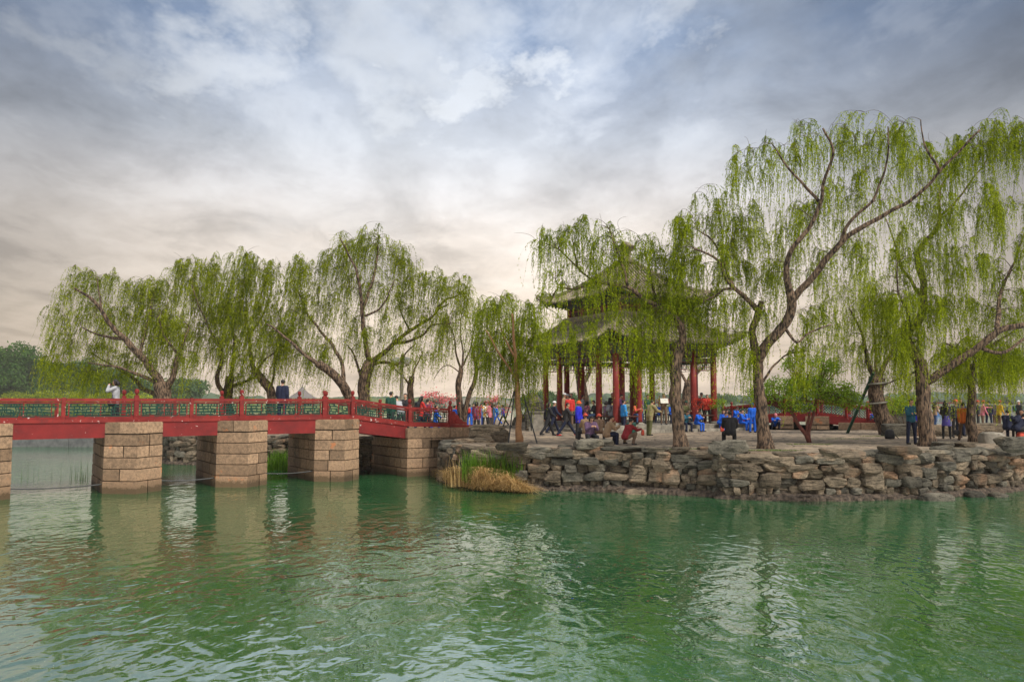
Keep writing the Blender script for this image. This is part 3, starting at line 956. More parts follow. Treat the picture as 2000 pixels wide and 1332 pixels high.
# ------------------------------------------------------------------ pavilion
PC = np.array([7.0, 48.4]); PX = np.array([.868, .497]); PY = np.array([-.497, .868])
PT = np.eye(4); PT[:2, 0] = PX; PT[:2, 1] = PY; PT[:2, 3] = PC
def PW(x, y, z):
    q = PC + PX * x + PY * y
    return np.array([q[0], q[1], z])
HC = 3.585                                     # half the square of outer columns
def roof_surface(e, t, ze, zt, lift, rib=.26, rows=13, concave=.45, off=0.0, ribs=True):
    """the four tiled slopes of a hipped roof with upturned corners"""
    out = []
    ncol = int(2 * e / rib)
    prof = [0, .06, .085, .085, .06, 0] if ribs else [0]
    xs, hs = [], []
    for c in range(ncol):
        x0 = -e + (c + .5) * 2 * e / ncol
        for i, h in enumerate(prof):
            fr = (-.5 + .55 * i / 5 + .22) if ribs else 0
            xs.append(x0 + fr * 2 * e / ncol); hs.append(h)
    xs = [-e] + xs + [e]; hs = [0] + hs + [0]
    P = np.zeros((rows, len(xs), 3))
    for j, (x, h) in enumerate(zip(xs, hs)):
        amax = min(1.0, (e - abs(x)) / (e - t)) if abs(x) > t else 1.0
        for i in range(rows):
            a = amax * i / (rows - 1)
            q = e - (e - t) * a
            z = ze + (zt - ze) * (a * (1 - concave) + concave * a * a) + lift * (abs(x) / e) ** 5 * (1 - a) ** 2.2 + h + off
            z += .012 * (i % 2)
            P[i, j] = (x, -q - .10 * (abs(x) / e) ** 6 * (1 - a), z)
    return P
def roof_tint(P):
    # cover tiles paler; shade of the channels between them painted into the tint
    n = P.shape[1]
    pat = np.array([.0, .75, 1.0, 1.0, .75, .0])
    row = np.concatenate([[.3], np.tile(pat, (n - 2) // 6), [.3]])[:n]
    return row[None, :] * .95 + np.random.default_rng(5).normal(size=P.shape[:2]) * .10
def corner_line(e, t, ze, zt, lift, concave=.45, n=14):
    pts = []
    for a in np.linspace(0, 1, n):
        q = e - (e - t) * a
        z = ze + (zt - ze) * (a * (1 - concave) + concave * a * a) + lift * (1 - a) ** 2.2 * ((q / e) ** 5)
        k = .10 * (1 - a)
        pts.append((-q - k, -q - k, z + .06))
    return np.array(pts)
def rot4(k):
    c, s = [(1, 0), (0, 1), (-1, 0), (0, -1)][k]
    T = np.eye(4); T[:2, :2] = [[c, -s], [s, c]]
    return PT @ T
def add_roof(root, name, e, t, ze, zt, lift):
    mb = MB()
    P = roof_surface(e, t, ze, zt, lift)
    for k in range(4):
        mb.T = rot4(k); mb.grid(P, tint=(np.clip(P[:, :, 0] * 0 + roof_tint(P), 0, 1)).ravel())
    r = part(name, mb, TILE, root)
    # hip ridges with small end ornaments
    for k in range(4):
        mb = MB(rot4(k))
        c = corner_line(e, t, ze, zt, lift)
        mb.tube(c, np.linspace(.10, .12, len(c)), 7)
        mb.tube(c + np.array([0, 0, .10]), .07, 6)
        for i in range(4):
            p = c[1] * (1 - i * .28) + c[3] * (i * .28)
            mb.ball(p + np.array([0, 0, .20]), (.06, .06, .10), 6, 5)
        mb.ball(c[5] + np.array([0, 0, .26]), (.12, .12, .20), 7, 5)
        part('hip_ridge', mb, TILE, r)
    # round tile ends along the eaves
    mb = MB()
    ncol = int(2 * e / .26)
    for k in range(4):
        mb.T = rot4(k)
        for c in range(ncol):
            x = -e + (c + .5) * 2 * e / ncol
            z = ze + lift * (abs(x) / e) ** 5
            y = -e - .10 * (abs(x) / e) ** 6
            mb.tube([(x, y - .035, z - .005), (x, y + .06, z + .005)], .055, 7)
            mb.box((x + e / ncol, y - .01, z - .06), (.10, .02, .07), tint=.1)
    part('eave_tile', mb, TILE, r)
    # underside: boards and two rows of rafters
    mb = MB()
    P = roof_surface(e - .05, t, ze - .08, zt - .12, lift, rib=.5, ribs=False)
    for k in range(4):
        mb.T = rot4(k); mb.grid(P, flip=True)
    part('soffit', mb, WOOD_DARK, r)
    mb = MB()
    for k in range(4):
        mb.T = rot4(k)
        for c in range(int(2 * e / .24)):
            x = -e + .12 + c * .24
            z = ze + lift * (abs(x) / e) ** 5
            ln = min(1.5, e - abs(x) + .15)
            sl = (zt - ze) / (e - t) * .55
            mb.beam((x, -e + .06, z - .15), (x, -e + ln, z - .15 + sl * (ln - .06)), .07, .07, mi=c % 2)
    part('rafter', mb, [WOOD_DARK, material('green rafter end', (.03, .10, .07), rough=.7)], r)
    return r
def build_pavilion():
    root = empty('pavilion', 'square two tiered Chinese pavilion with red columns and grey tiled roofs', 'pavilion', (*PC, GZ))
    zp = 1.87
    # stone platform of two steps
    for i, (h, z0, z1) in enumerate([(HC + 2.0, 1.45, 1.66), (HC + 1.55, 1.66, zp)]):
        mb = MB(PT)
        n = 9
        for sx, sy, ax in ((0, -1, 0), (0, 1, 0), (-1, 0, 1), (1, 0, 1)):
            for k in range(n):
                a, b = -h + 2 * h * k / n, -h + 2 * h * (k + .985) / n
                dz = random.uniform(-.006, .006)
                if ax == 0: mb.box(((a + b) / 2, sy * (h - .25), (z0 + z1) / 2 + dz), (b - a, .5, z1 - z0), tint=random.random())
                elif abs(a) < h - .5 and abs(b) < h - .5: mb.box((sx * (h - .25), (a + b) / 2, (z0 + z1) / 2 + dz), (.5, b - a, z1 - z0), tint=random.random())
        mb.box((0, 0, (z0 + z1) / 2 - .004), (2 * h - .9, 2 * h - .9, z1 - z0), tint=.5)
        part('platform', mb, STONE, root)
    ts = [-HC, -HC * .56, HC * .56, HC]
    cols = [(x, y) for x in ts for y in ts if abs(x) == HC or abs(y) == HC]
    for x, y in cols:
        mb = MB(PT)
        mb.lathe((x, y, zp), [(.20, .10), (.185, .3), (.18, 2.0), (.172, 4.25)], 16)
        c = part('column', mb, RED_COL, root, smooth=True)
        mb = MB(PT); mb.lathe((x, y, zp), [(.30, 0), (.30, .05), (.22, .13)], 14); part('column_base', mb, STONE, c)
    for x in (-HC * .56, HC * .56):
        for y in (-HC * .56, HC * .56):
            mb = MB(PT)
            mb.lathe((x, y, zp), [(.23, 0), (.21, .3), (.20, 7.1)], 16)
            part('column', mb, RED_COL, root, smooth=True)
    # painted lintels, hanging lattice and benches round the outer columns
    lin, lat, ben, rail = MB(PT), MB(PT), MB(PT), MB(PT)
    for k in range(4):
        for M_ in (lin, lat, ben, rail): M_.T = rot4(k)
        lin.box((0, -HC, 5.95), (2 * HC + .5, .20, .34)); lin.box((0, -HC, 5.55), (2 * HC + .3, .16, .26)); lin.box((0, -HC, 6.22), (2 * HC + .6, .30, .14))
        lin.box((0, -HC - .20, 6.34), (2 * HC + 1.0, .22, .10)); lin.box((0, -HC * .56, 7.75), (2 * HC * .56 + .3, .22, .4))
        for i in range(3):
            a, b = ts[i] + .17, ts[i + 1] - .17
            for z in (5.40, 5.16, 4.98): lat.box(((a + b) / 2, -HC, z), (b - a, .04, .03), mi=0)
            n = max(3, int((b - a) / .16))
            for j in range(n + 1):
                x = a + (b - a) * j / n
                lat.box((x, -HC, 5.2 + (.10 if j % 2 else 0)), (.022, .03, .44 if j % 2 == 0 else .22), mi=1)
                if j < n: lat.box((x + (b - a) / n / 2, -HC, 5.28 if j % 2 else 5.08), ((b - a) / n, .03, .022), mi=1)
            if not (i == 1 and k == 0):
                ben.box(((a + b) / 2, -HC, zp + .47), (b - a, .42, .06))
                ben.box(((a + b) / 2, -HC, zp + .06), (b - a, .06, .05))
                m = max(3, int((b - a) / .22))
                for j in range(m + 1): ben.box((a + (b - a) * j / m, -HC, zp + .25), (.04, .05, .38))
                ben.box(((a + b) / 2, -HC, zp + .27), (b - a, .035, .035))
    part('lintel', lin, PAINTED, root)
    part('hanging_lattice', lat, [RED, GREEN_PAINT], root)
    part('bench_rail', ben, material('bench wood', (.10, .035, .025), (.06, .025, .02), 5, .7), root)
    # lower roof, neck with windows, upper roof, finial
    add_roof(root, 'lower_roof', 4.85, 2.75, 6.48, 7.95, .52)
    mb = MB()
    for k in range(4):
        mb.T = rot4(k)
        for i, z in enumerate((7.93, 8.07, 8.2)):
            mb.box((0, -2.78 + .03 * i, z), (5.56 - .06 * i, .24, .13 if i != 1 else .1), tint=.3 + .3 * i)
    part('roof_ridge', mb, TILE, root)
    mb = MB(PT); mb.box((0, 0, 8.55), (5.0, 5.0, 1.25)); nk = part('upper_wall', mb, WOOD_DARK, root)
    mb = MB()
    for k in range(4):
        mb.T = rot4(k)
        for x in (-2.5, -1.1, 1.1, 2.5): mb.box((x, -2.51, 8.55), (.26, .16, 1.3))
        for z in (8.25, 8.62): mb.box((0, -2.53, z), (5.0, .1, .08))
    part('upper_column', mb, RED_COL, nk)
    mb = MB()
    for k in range(4):
        mb.T = rot4(k)
        mb.box((0, -2.58, 8.95), (5.3, .2, .32)); mb.box((0, -2.72, 9.16), (5.7, .3, .12))
    part('lintel', mb, PAINTED, root)
    add_roof(root, 'upper_roof', 3.92, .18, 9.12, 11.75, .50)
    mb = MB()
    mb.lathe((*PC, 11.55), [(.62, 0), (.60, .18), (.50, .22), (.34, .34), (.30, .5), (.34, .58), (.36, .66), (.30, .74), (.42, .82), (.58, .98), (.62, 1.06), (.56, 1.12), (.40, 1.16), (.30, 1.26), (.12, 1.36), (0, 1.40)], 16)
    part('finial', mb, TILE, root, smooth=True)
build_pavilion()
# ------------------------------------------------------------------ trees
LEAF_NEAR = leaf_material('willow leaf', (.05, .092, .010), (.46, .53, .026), .5)
LEAF_MID = leaf_material('willow leaf olive', (.05, .088, .010), (.43, .475, .024), .45)
LEAF_DARK = leaf_material('broad leaf dark', (.028, .072, .018), (.09, .17, .035), .35)
LEAF_MAPLE = leaf_material('small tree leaf', (.10, .19, .022), (.36, .50, .06), .45)
LEAF_HAZE = leaf_material('distant leaf', (.05, .10, .038), (.115, .19, .065), .3)
BLOSSOM = leaf_material('pink blossom', (.55, .075, .11), (.84, .24, .28), .35)
RED_FLOWER = leaf_material('red flower leaf', (.30, .03, .02), (.58, .09, .06), .3)

def spline(P, step):
    """Catmull-Rom through the rows of P (position + radius)"""
    P = np.asarray(P, float)
    Q = np.concatenate([[2 * P[0] - P[1]], P, [2 * P[-1] - P[-2]]])
    out = []
    for i in range(1, len(Q) - 2):
        n = max(2, int(np.linalg.norm(Q[i + 1, :3] - Q[i, :3]) / step))
        for k in range(n):
            t = k / n
            a, b, c, d = Q[i - 1], Q[i], Q[i + 1], Q[i + 2]
            out.append(.5 * ((2 * b) + (-a + c) * t + (2 * a - 5 * b + 4 * c - d) * t * t + (-a + 3 * b - 3 * c + d) * t ** 3))
    out.append(P[-1])
    return np.array(out)

def leaf_mesh(name, pos, dirv, ln, wd, tint, mat, parent, extra=None):
    """many small rhombic leaves as one mesh; extra = (V, F4, tint) added as it is"""
    n = len(pos)
    dirv = dirv / (np.linalg.norm(dirv, axis=1)[:, None] + 1e-9)
    rnd = rng.normal(size=(n, 3))
    side = np.cross(dirv, rnd)
    side /= np.linalg.norm(side, axis=1)[:, None] + 1e-9
    ln = np.broadcast_to(ln, (n,))[:, None]; wd = np.broadcast_to(wd, (n,))[:, None]
    V = np.stack([pos, pos + dirv * ln * .42 + side * wd * .5, pos + dirv * ln, pos + dirv * ln * .42 - side * wd * .5], 1).reshape(-1, 3)
    F = np.arange(n * 4, dtype=np.int32).reshape(n, 4)
    T = np.repeat(tint, 4)
    if extra is not None and len(extra[0]):
        F = np.concatenate([F, extra[1] + len(V)]); V = np.concatenate([V, extra[0]]); T = np.concatenate([T, extra[2]])
    b = BASE[parent]
    me = raw_mesh(name, V - b, F, None, np.clip(T, 0, 1), [mat])
    o = bpy.data.objects.new(name, me); COL.objects.link(o); o.parent = parent; BASE[o] = b
    return o

def grow_limbs(limbs, Y, rough=.06):
    """limbs: (base radius, tip radius, [(u, v) or (u, v, dy)]) in photo pixels at the tree's distance Y"""
    out = []
    for li, (r0, r1, pts) in enumerate(limbs):
        n = len(pts)
        drift = 0.0 if li == 0 else random.uniform(-.55, .55)
        P = []
        p0 = None
        for k, q in enumerate(pts):
            dy = q[2] if len(q) > 2 else 0.0
            if li and len(q) < 3 and p0 is not None:
                dy = p0 + drift * np.linalg.norm(at(q[0], q[1], Y) - at(pts[0][0], pts[0][1], Y))
            elif li and len(q) < 3:
                # start on the limb it leaves: nearest point so far
                w = at(q[0], q[1], Y)
                best = None
                for S in out:
                    d = np.hypot(S[:, 0] - w[0], S[:, 2] - w[2])
                    j = int(np.argmin(d))
                    if best is None or d[j] < best[0]: best = (d[j], S[j, 1] - Y)
                dy = best[1] if best and best[0] < 1.0 else 0.0
                p0 = dy
            w = at(q[0], q[1], Y)
            w = w + np.array([0, dy, 0])
            P.append((*w, r0 + (r1 - r0) * (k / (n - 1)) ** .8))
        S = spline(P, .16)
        for i in range(len(S)):
            q = Vector(S[i, :3]) * 1.6
            S[i, :3] += rough * np.array(mnoise.noise_vector(q)) * (0 if i == 0 else 1)
            if li == 0: S[i, 3] *= 1 + .10 * mnoise.noise(Vector(S[i, :3]) * 3)
        out.append(S)
    return out

def bark_tube(mb, S, n):
    """tube with furrowed outline"""
    mb.tube(S[:, :3], S[:, 3], n)
    V = mb.V[-1]
    k = len(S)
    A = V.reshape(k, n, 3)
    for i in range(k):
        if S[i, 3] < .07: continue
        for j in range(n):
            q = Vector(A[i, j]) * 5
            q[2] *= .35
            A[i, j] += (A[i, j] - S[i, :3]) * (.16 * mnoise.noise(q) + .10 * mnoise.noise(q * 2.3))
    mb.V[-1] = A.reshape(-1, 3)

def willow(label, Y, limbs, blobs, L=(.8, 2.4), dens=25, leaf=(.10, 0.0205), per=9, wind=(-.05, 0), zmin=1.9, leafmat=None, bark=None, flare=1.5, depth=.75, bare=12, group='willow trees on the island', twig_r=.016, bz=None):
    Sl = grow_limbs(limbs, Y)
    base = Sl[0][0, :3].copy()
    g = base.copy()
    g[2] = GZ if bz is None else bz
    root = empty('willow_tree', label, 'tree', g, group)
    # trunk and limbs
    mb = MB()
    for li, S in enumerate(Sl):
        if li == 0 or S[0, 2] < g[2] + .6:
            d = S[:, 2] - S[0, 2]
            S[:, 3] *= 1 + (flare - 1) * np.exp(-np.maximum(d, 0) / .28)
            S[0, 2] = g[2] - .15
        bark_tube(mb, S, 16 if li == 0 else (12 if S[0, 3] > .08 else 7))
    part('trunk', mb, bark or BARK, root, smooth=True)
    pts = np.concatenate([S[max(0, int(len(S) * (.55 if i == 0 else .12))):] for i, S in enumerate(Sl)])
    # twigs to points spread through the crown
    ends = []
    for (u, v, ru, rv, n) in blobs:
        c = at(u, v, Y)
        s = F_PX / Y
        q = rng.normal(size=(n * 3, 3)); q = q / np.linalg.norm(q, axis=1)[:, None] * (rng.random((n * 3, 1)) ** .42)
        q = q[:n]
        ends.append(c + q * np.array([ru / s, depth * (ru + rv) / 2 / s + .25, rv / s]))
    ends = np.concatenate(ends)
    mb = MB()
    S0, H0, T0, K0 = [], [], [], []
    nodes = pts.copy()
    order = np.argsort(((ends[:, None, :] - pts[None, ::4, :3]) ** 2).sum(2).min(1))
    for e in ends[order]:
        dd = nodes[:, :3] - e
        d = np.sqrt((dd ** 2).sum(1)) + np.maximum(dd[:, 2], 0) * 1.2
        j = int(np.argmin(d))
        Q = nodes[j, :3]
        dist = np.linalg.norm(e - Q)
        ctrl = Q + (e - Q) * .55 + np.array([0, 0, .28 * dist]) + rng.normal(size=3) * .08 * dist
        t = np.linspace(0, 1, max(4, int(dist / .22) + 3))[:, None]
        path = (1 - t) ** 2 * Q + 2 * t * (1 - t) * ctrl + t * t * e
        r = min(.6 * nodes[j, 3], twig_r * (.7 + .35 * dist))
        rr = np.linspace(max(r, .007), .004, len(path))
        mb.tube(path, rr, 5, cap=False)
        if dist > .5:
            nodes = np.concatenate([nodes, np.concatenate([path[2:-1:2], rr[2:-1:2, None]], 1)]) if len(path) > 5 else nodes
        out = path[-1] - path[-3]
        out[2] = max(out[2], 0) * .5
        nb = per if rng.random() > .12 else max(1, per // 3)
        tt = rng.beta(2.2, 1.0, nb) * .85 + .15
        bt = rng.random()
        for q in tt:
            i = min(int(q * (len(path) - 1)), len(path) - 2)
            p = path[i] + (path[i + 1] - path[i]) * (q * (len(path) - 1) - i)
            h = out * rng.uniform(.15, .55) / (np.linalg.norm(out) + .2) + np.array([*(rng.normal(size=2) * .13), rng.uniform(0, .22)])
            S0.append(p); H0.append(h); T0.append(bt); K0.append(rng.random())
    # a few bare shoots above the crown
    for _ in range(bare):
        j = int(rng.integers(len(ends)))
        e = ends[j]
        if e[2] < np.percentile(ends[:, 2], 70): continue
        a = rng.normal(size=3); a[2] = abs(a[2]) + .6; a /= np.linalg.norm(a)
        t = np.linspace(0, 1, 8)[:, None]
        ln = rng.uniform(.5, 1.1)
        mb.tube(e + a * t * ln + np.array([rng.normal() * .3, 0, -.35]) * t * t * ln, np.linspace(.007, .003, 8), 4, cap=False)
    part('twig_sprays', mb, TWIG, root)
    S0, H0, T0, K0 = np.array(S0), np.array(H0), np.array(T0), np.array(K0)
    n = len(S0)
    Ls = rng.uniform(L[0], L[1], n) * (.55 + .6 * T0)
    Ls = np.minimum(Ls, np.maximum(S0[:, 2] - zmin - rng.random(n) * .5, .15))
    W = np.array([wind[0], wind[1], 0])[None] * (1 + .5 * rng.normal(size=(n, 1))) + rng.normal(size=(n, 3)) * .045 * [1, 1, 0]
    PF, PH = rng.uniform(1.6, 3.6, n), rng.uniform(0, 6.28, n)
    PA = rng.normal(size=(n, 3)) * np.array([.05, .05, 0])
    # curved hanging strand: leaves outwards, then straight down
    def spos(i, t):
        t = t[:, None]
        q = 1 - np.exp(-t / .35)
        sw = (np.sin(t * PF[i][:, None] + PH[i][:, None]) - np.sin(PH[i][:, None])) * PA[i] * q
        return sw + S0[i] + H0[i] * q + np.array([0, 0, -1.0]) * np.maximum(t - .16 * q, 0) + W[i] * t * (1 + .15 * t)
    cnt = np.maximum(1, (Ls * dens * rng.choice([.4, .85, 1.35], n, p=[.3, .4, .3])).astype(int))
    idx = np.repeat(np.arange(n), cnt)
    t = rng.random(len(idx)) ** .92 * Ls[idx] + .03
    p = spos(idx, t)
    d = rng.normal(size=(len(idx), 3)) * np.array([.55, .55, .3]) + np.array([0, 0, -.85])
    ln = leaf[0] * rng.uniform(.6, 1.25, len(idx)) * np.clip(1.15 - .5 * t / (Ls[idx] + .1), .6, 1.1)
    tint = np.clip(.42 * T0[idx] + .48 * K0[idx] + rng.normal(size=len(idx)) * .17 + .03, 0, 1)
    # the hanging stems themselves
    ks = 7
    tt = np.linspace(0, 1, ks)
    ii = np.repeat(np.arange(n), ks)
    c = spos(ii, np.tile(tt, n) * Ls[ii]).reshape(n, ks, 3)
    a = rng.random(n) * 6.28
    sd_ = np.stack([np.cos(a), np.sin(a), 0 * a], 1)[:, None] * np.linspace(.0045, .002, ks)[None, :, None]
    V = np.stack([c - sd_, c + sd_], 2).reshape(-1, 3)
    base_i = (np.arange(n) * ks * 2)[:, None] + (np.arange(ks - 1) * 2)[None]
    F = np.stack([base_i, base_i + 1, base_i + 3, base_i + 2], -1).reshape(-1, 4).astype(np.int32)
    leaf_mesh('crown', p, d, ln, leaf[1] * rng.uniform(.7, 1.3, len(idx)), tint, leafmat or LEAF_NEAR, root, (V, F, np.full(len(V), .12)))
    return root

SPUR = material('strap', (.20, .19, .15), (.12, .11, .09), 5, .8)
def build_willows():
    # --- near trees on the plaza
    willow('tall willow with a forked trunk between the pavilion and the small green tree', 28.2, [
        (.235, .17, [(1496, 876), (1490, 830), (1485, 780), (1480, 720), (1479, 695)]),
        (.15, .10, [(1479, 700), (1472, 665), (1471, 640), (1482, 605), (1488, 590)]),
        (.19, .14, [(1480, 705), (1497, 668), (1522, 630), (1530, 600), (1522, 578)]),
        (.10, .03, [(1480, 605), (1455, 583), (1432, 568), (1412, 545), (1400, 520), (1375, 502), (1345, 492)]),
        (.065, .02, [(1430, 567), (1416, 530), (1400, 490), (1380, 465), (1362, 450)]),
        (.12, .03, [(1522, 580), (1510, 545), (1513, 510), (1540, 470), (1553, 430), (1555, 390), (1562, 345), (1540, 310)]),
        (.13, .03, [(1528, 595), (1555, 560), (1580, 522), (1605, 490), (1630, 470), (1662, 453), (1700, 430), (1730, 400), (1760, 362), (1792, 325)]),
        (.07, .02, [(1600, 497), (1610, 462), (1640, 430), (1652, 395), (1655, 350), (1650, 310)]),
        (.06, .02, [(1432, 567), (1410, 568), (1395, 580), (1370, 590)]),
        (.06, .02, [(1520, 640), (1540, 672), (1560, 655), (1600, 640)]),
        (.05, .02, [(1490, 745), (1520, 712), (1550, 690), (1595, 682)]),
        (.06, .02, [(1552, 425), (1520, 390), (1490, 350), (1470, 320)]),
        (.05, .015, [(1740, 385), (1720, 340), (1715, 290)]),
    ], [(1342, 428, 30, 34, 22), (1385, 385, 38, 40, 13), (1445, 315, 42, 44, 15), (1500, 300, 45, 48, 17), (1572, 275, 50, 50, 24), (1652, 262, 52, 48, 26), (1735, 258, 58, 46, 30),
        (1440, 430, 60, 50, 36), (1530, 420, 60, 60, 24), (1610, 390, 55, 60, 22), (1700, 370, 60, 55, 26), (1405, 505, 60, 45, 34), (1500, 520, 55, 50, 28), (1590, 500, 45, 50, 18),
        (1670, 480, 45, 50, 20), (1345, 500, 40, 34, 20), (1470, 600, 50, 34, 14), (1400, 590, 45, 25, 16), (1600, 615, 50, 40, 18), (1560, 672, 35, 20, 10), (1400, 640, 34, 20, 7), (1440, 650, 26, 24, 6), (1460, 690, 18, 20, 7)],
        L=(.7, 2.7), wind=(-.02, 0), per=9, bare=60)
    willow('tall willow with a thick low limb reaching right, beside the man with folded arms', 29.8, [
        (.27, .22, [(1812, 872), (1806, 820), (1803, 770), (1800, 735), (1796, 705)]),
        (.20, .16, [(1796, 708), (1786, 675), (1780, 650), (1786, 628)]),
        (.17, .12, [(1786, 640), (1805, 632), (1824, 612), (1836, 580), (1843, 545), (1839, 500), (1842, 475)]),
        (.12, .03, [(1841, 478), (1862, 452), (1890, 425), (1905, 398), (1910, 350), (1922, 320), (1945, 290)]),
        (.09, .02, [(1836, 575), (1822, 545), (1806, 505), (1800, 460), (1792, 400)]),
        (.17, .10, [(1806, 748), (1832, 728), (1868, 698), (1895, 672), (1918, 648), (1955, 640)]),
        (.08, .03, [(1892, 682), (1930, 692), (1962, 675), (2005, 640), (2060, 600)]),
        (.10, .03, [(1912, 655), (1930, 618), (1942, 588), (1972, 545), (2005, 505), (2050, 440)]),
        (.07, .02, [(1786, 635), (1775, 600), (1750, 570), (1735, 520)]),
        (.06, .02, [(1905, 395), (1940, 360), (1975, 310), (2000, 270)]),
        (.05, .02, [(1798, 720), (1770, 735), (1740, 752)]),
    ], [(1790, 300, 45, 42, 20), (1850, 300, 45, 44, 28), (1905, 270, 45, 44, 30), (1960, 255, 45, 46, 34), (2010, 260, 50, 60, 30), (1840, 400, 60, 50, 34), (1930, 390, 60, 55, 34), (2010, 400, 50, 70, 24),
        (1780, 480, 55, 60, 32), (1870, 500, 60, 50, 34), (1960, 500, 60, 60, 24), (1740, 580, 60, 50, 40), (1830, 590, 50, 40, 26), (1900, 600, 60, 40, 24), (1980, 610, 60, 50, 26), (2060, 560, 60, 80, 26), (1760, 660, 50, 40, 34), (1960, 690, 60, 34, 26), (1870, 690, 50, 34, 22)],
        L=(.7, 2.6), wind=(-.01, 0), per=9, bare=50)
    willow('old willow with a twisted trunk hanging its branches before the pavilion roof', 28.8, [
        (.225, .19, [(1330, 876), (1325, 835), (1320, 790), (1318, 740), (1322, 700), (1332, 668)]),
        (.17, .10, [(1328, 690), (1332, 660), (1326, 635), (1310, 618)]),
        (.095, .05, [(1314, 622), (1290, 605), (1255, 585), (1225, 562), (1195, 556), (1165, 553)]),
        (.05, .02, [(1168, 554), (1140, 558), (1118, 562), (1092, 560), (1078, 580), (1068, 600)]),
        (.05, .02, [(1168, 553), (1148, 538), (1130, 520), (1126, 490), (1118, 455)]),
        (.035, .015, [(1132, 523), (1105, 498), (1085, 480), (1052, 472)]),
        (.06, .02, [(1225, 562), (1215, 520), (1200, 480), (1190, 450)]),
        (.06, .02, [(1290, 605), (1275, 560), (1270, 510), (1265, 475)]),
        (.06, .02, [(1318, 640), (1345, 620), (1362, 590), (1370, 550)]),
        (.05, .015, [(1318, 740), (1300, 715), (1285, 690)]),
    ], [(1058, 470, 26, 36, 14), (1095, 450, 32, 32, 18), (1140, 445, 34, 30, 20), (1180, 455, 32, 34, 22), (1225, 480, 30, 30, 14), (1265, 480, 34, 32, 26), (1305, 500, 26, 36, 20), (1100, 530, 45, 34, 14), (1060, 580, 22, 30, 9), (1150, 545, 40, 24, 16), (1160, 500, 34, 26, 14), (1200, 520, 26, 26, 12),
        (1255, 560, 40, 34, 18), (1280, 620, 40, 40, 34), (1305, 560, 34, 34, 18), (1340, 600, 34, 40, 26), (1240, 630, 26, 30, 14), (1365, 590, 30, 34, 18), (1075, 650, 18, 20, 5), (1100, 640, 16, 20, 5), (1125, 655, 14, 20, 7), (1160, 640, 20, 24, 9), (1182, 665, 14, 20, 8), (1205, 600, 24, 30, 12), (1255, 690, 20, 20, 12), (1290, 680, 24, 20, 16)],
        L=(.6, 2.5), wind=(-.01, 0), per=7, bare=16)
    willow('slim young willow with an orange brown trunk propped by dark poles', 32.5, [
        (.13, .10, [(1014, 864), (1013, 820), (1012, 770), (1010, 730)]),
        (.09, .03, [(1011, 745), (1006, 700), (1003, 660), (1000, 620)]),
        (.06, .02, [(1010, 740), (990, 712), (968, 680), (950, 650)]),
        (.05, .02, [(1010, 735), (1028, 700), (1040, 660), (1046, 620)]),
        (.05, .02, [(1006, 700), (985, 660), (975, 620)]),
    ], [(945, 610, 26, 26, 16), (985, 585, 30, 24, 22), (1030, 605, 26, 30, 20), (1055, 640, 20, 34, 14), (970, 660, 40, 34, 26), (1025, 680, 34, 34, 24), (1000, 640, 34, 34, 20), (932, 660, 18, 34, 9), (1005, 710, 30, 24, 16), (955, 700, 24, 20, 10), (1045, 700, 20, 20, 10)],
        L=(.8, 2.9), bark=BARK_YOUNG, per=8, bare=10, flare=1.25, dens=25, wind=(-.03, 0))
    # --- trees behind the plaza on the right
    willow('leaning willow with straps round its thick trunk, propped by a green pole', 40.0, [
        (.40, .36, [(1735, 852), (1722, 810), (1712, 780), (1710, 752), (1713, 738)]),
        (.16, .04, [(1712, 745), (1698, 715), (1690, 680), (1680, 640), (1660, 600)]),
        (.16, .05, [(1714, 745), (1728, 715), (1742, 690), (1752, 650), (1758, 600)]),
        (.10, .03, [(1712, 740), (1712, 690), (1710, 640), (1705, 590)]),
    ], [(1650, 600, 50, 50, 34), (1705, 590, 50, 50, 40), (1760, 600, 45, 50, 30), (1640, 680, 45, 45, 34), (1700, 670, 45, 40, 36), (1770, 680, 40, 45, 30), (1680, 540, 50, 40, 20), (1745, 730, 34, 25, 16), (1780, 735, 26, 25, 12)],
        L=(.8, 2.8), leaf=(.115, 0.0236), dens=17, per=7, bare=2, flare=1.1)
    willow('willow with a straight dark trunk behind the strolling group on the right', 32.9, [
        (.18, .14, [(1903, 864), (1899, 830), (1897, 790), (1899, 745), (1903, 710)]),
        (.09, .03, [(1901, 725), (1885, 700), (1870, 680), (1850, 670)]),
        (.09, .03, [(1902, 720), (1915, 690), (1935, 665), (1955, 650)]),
        (.07, .03, [(1903, 710), (1905, 680), (1907, 650)]),
    ], [(1850, 690, 34, 26, 26), (1900, 680, 40, 34, 44), (1955, 690, 40, 34, 44), (1920, 730, 40, 20, 30), (2000, 710, 40, 34, 34), (1870, 730, 30, 18, 18)],
        L=(.6, 1.7), leaf=(.10, 0.0205), dens=24, per=9, bare=0)
    willow('willow standing behind the pavilion between its left columns', 57.0, [
        (.40, .33, [(1142, 812), (1138, 770), (1135, 740), (1130, 715)]),
        (.2, .06, [(1137, 752), (1152, 728), (1158, 705), (1166, 680)]),
        (.2, .06, [(1131, 720), (1120, 690), (1112, 660)]),
    ], [(1110, 655, 40, 30, 26), (1165, 660, 40, 30, 26), (1140, 700, 50, 20, 22), (1050, 690, 34, 30, 18)],
        L=(1.0, 2.6), leaf=(.15, 0.0307), dens=12, per=5, bare=0)
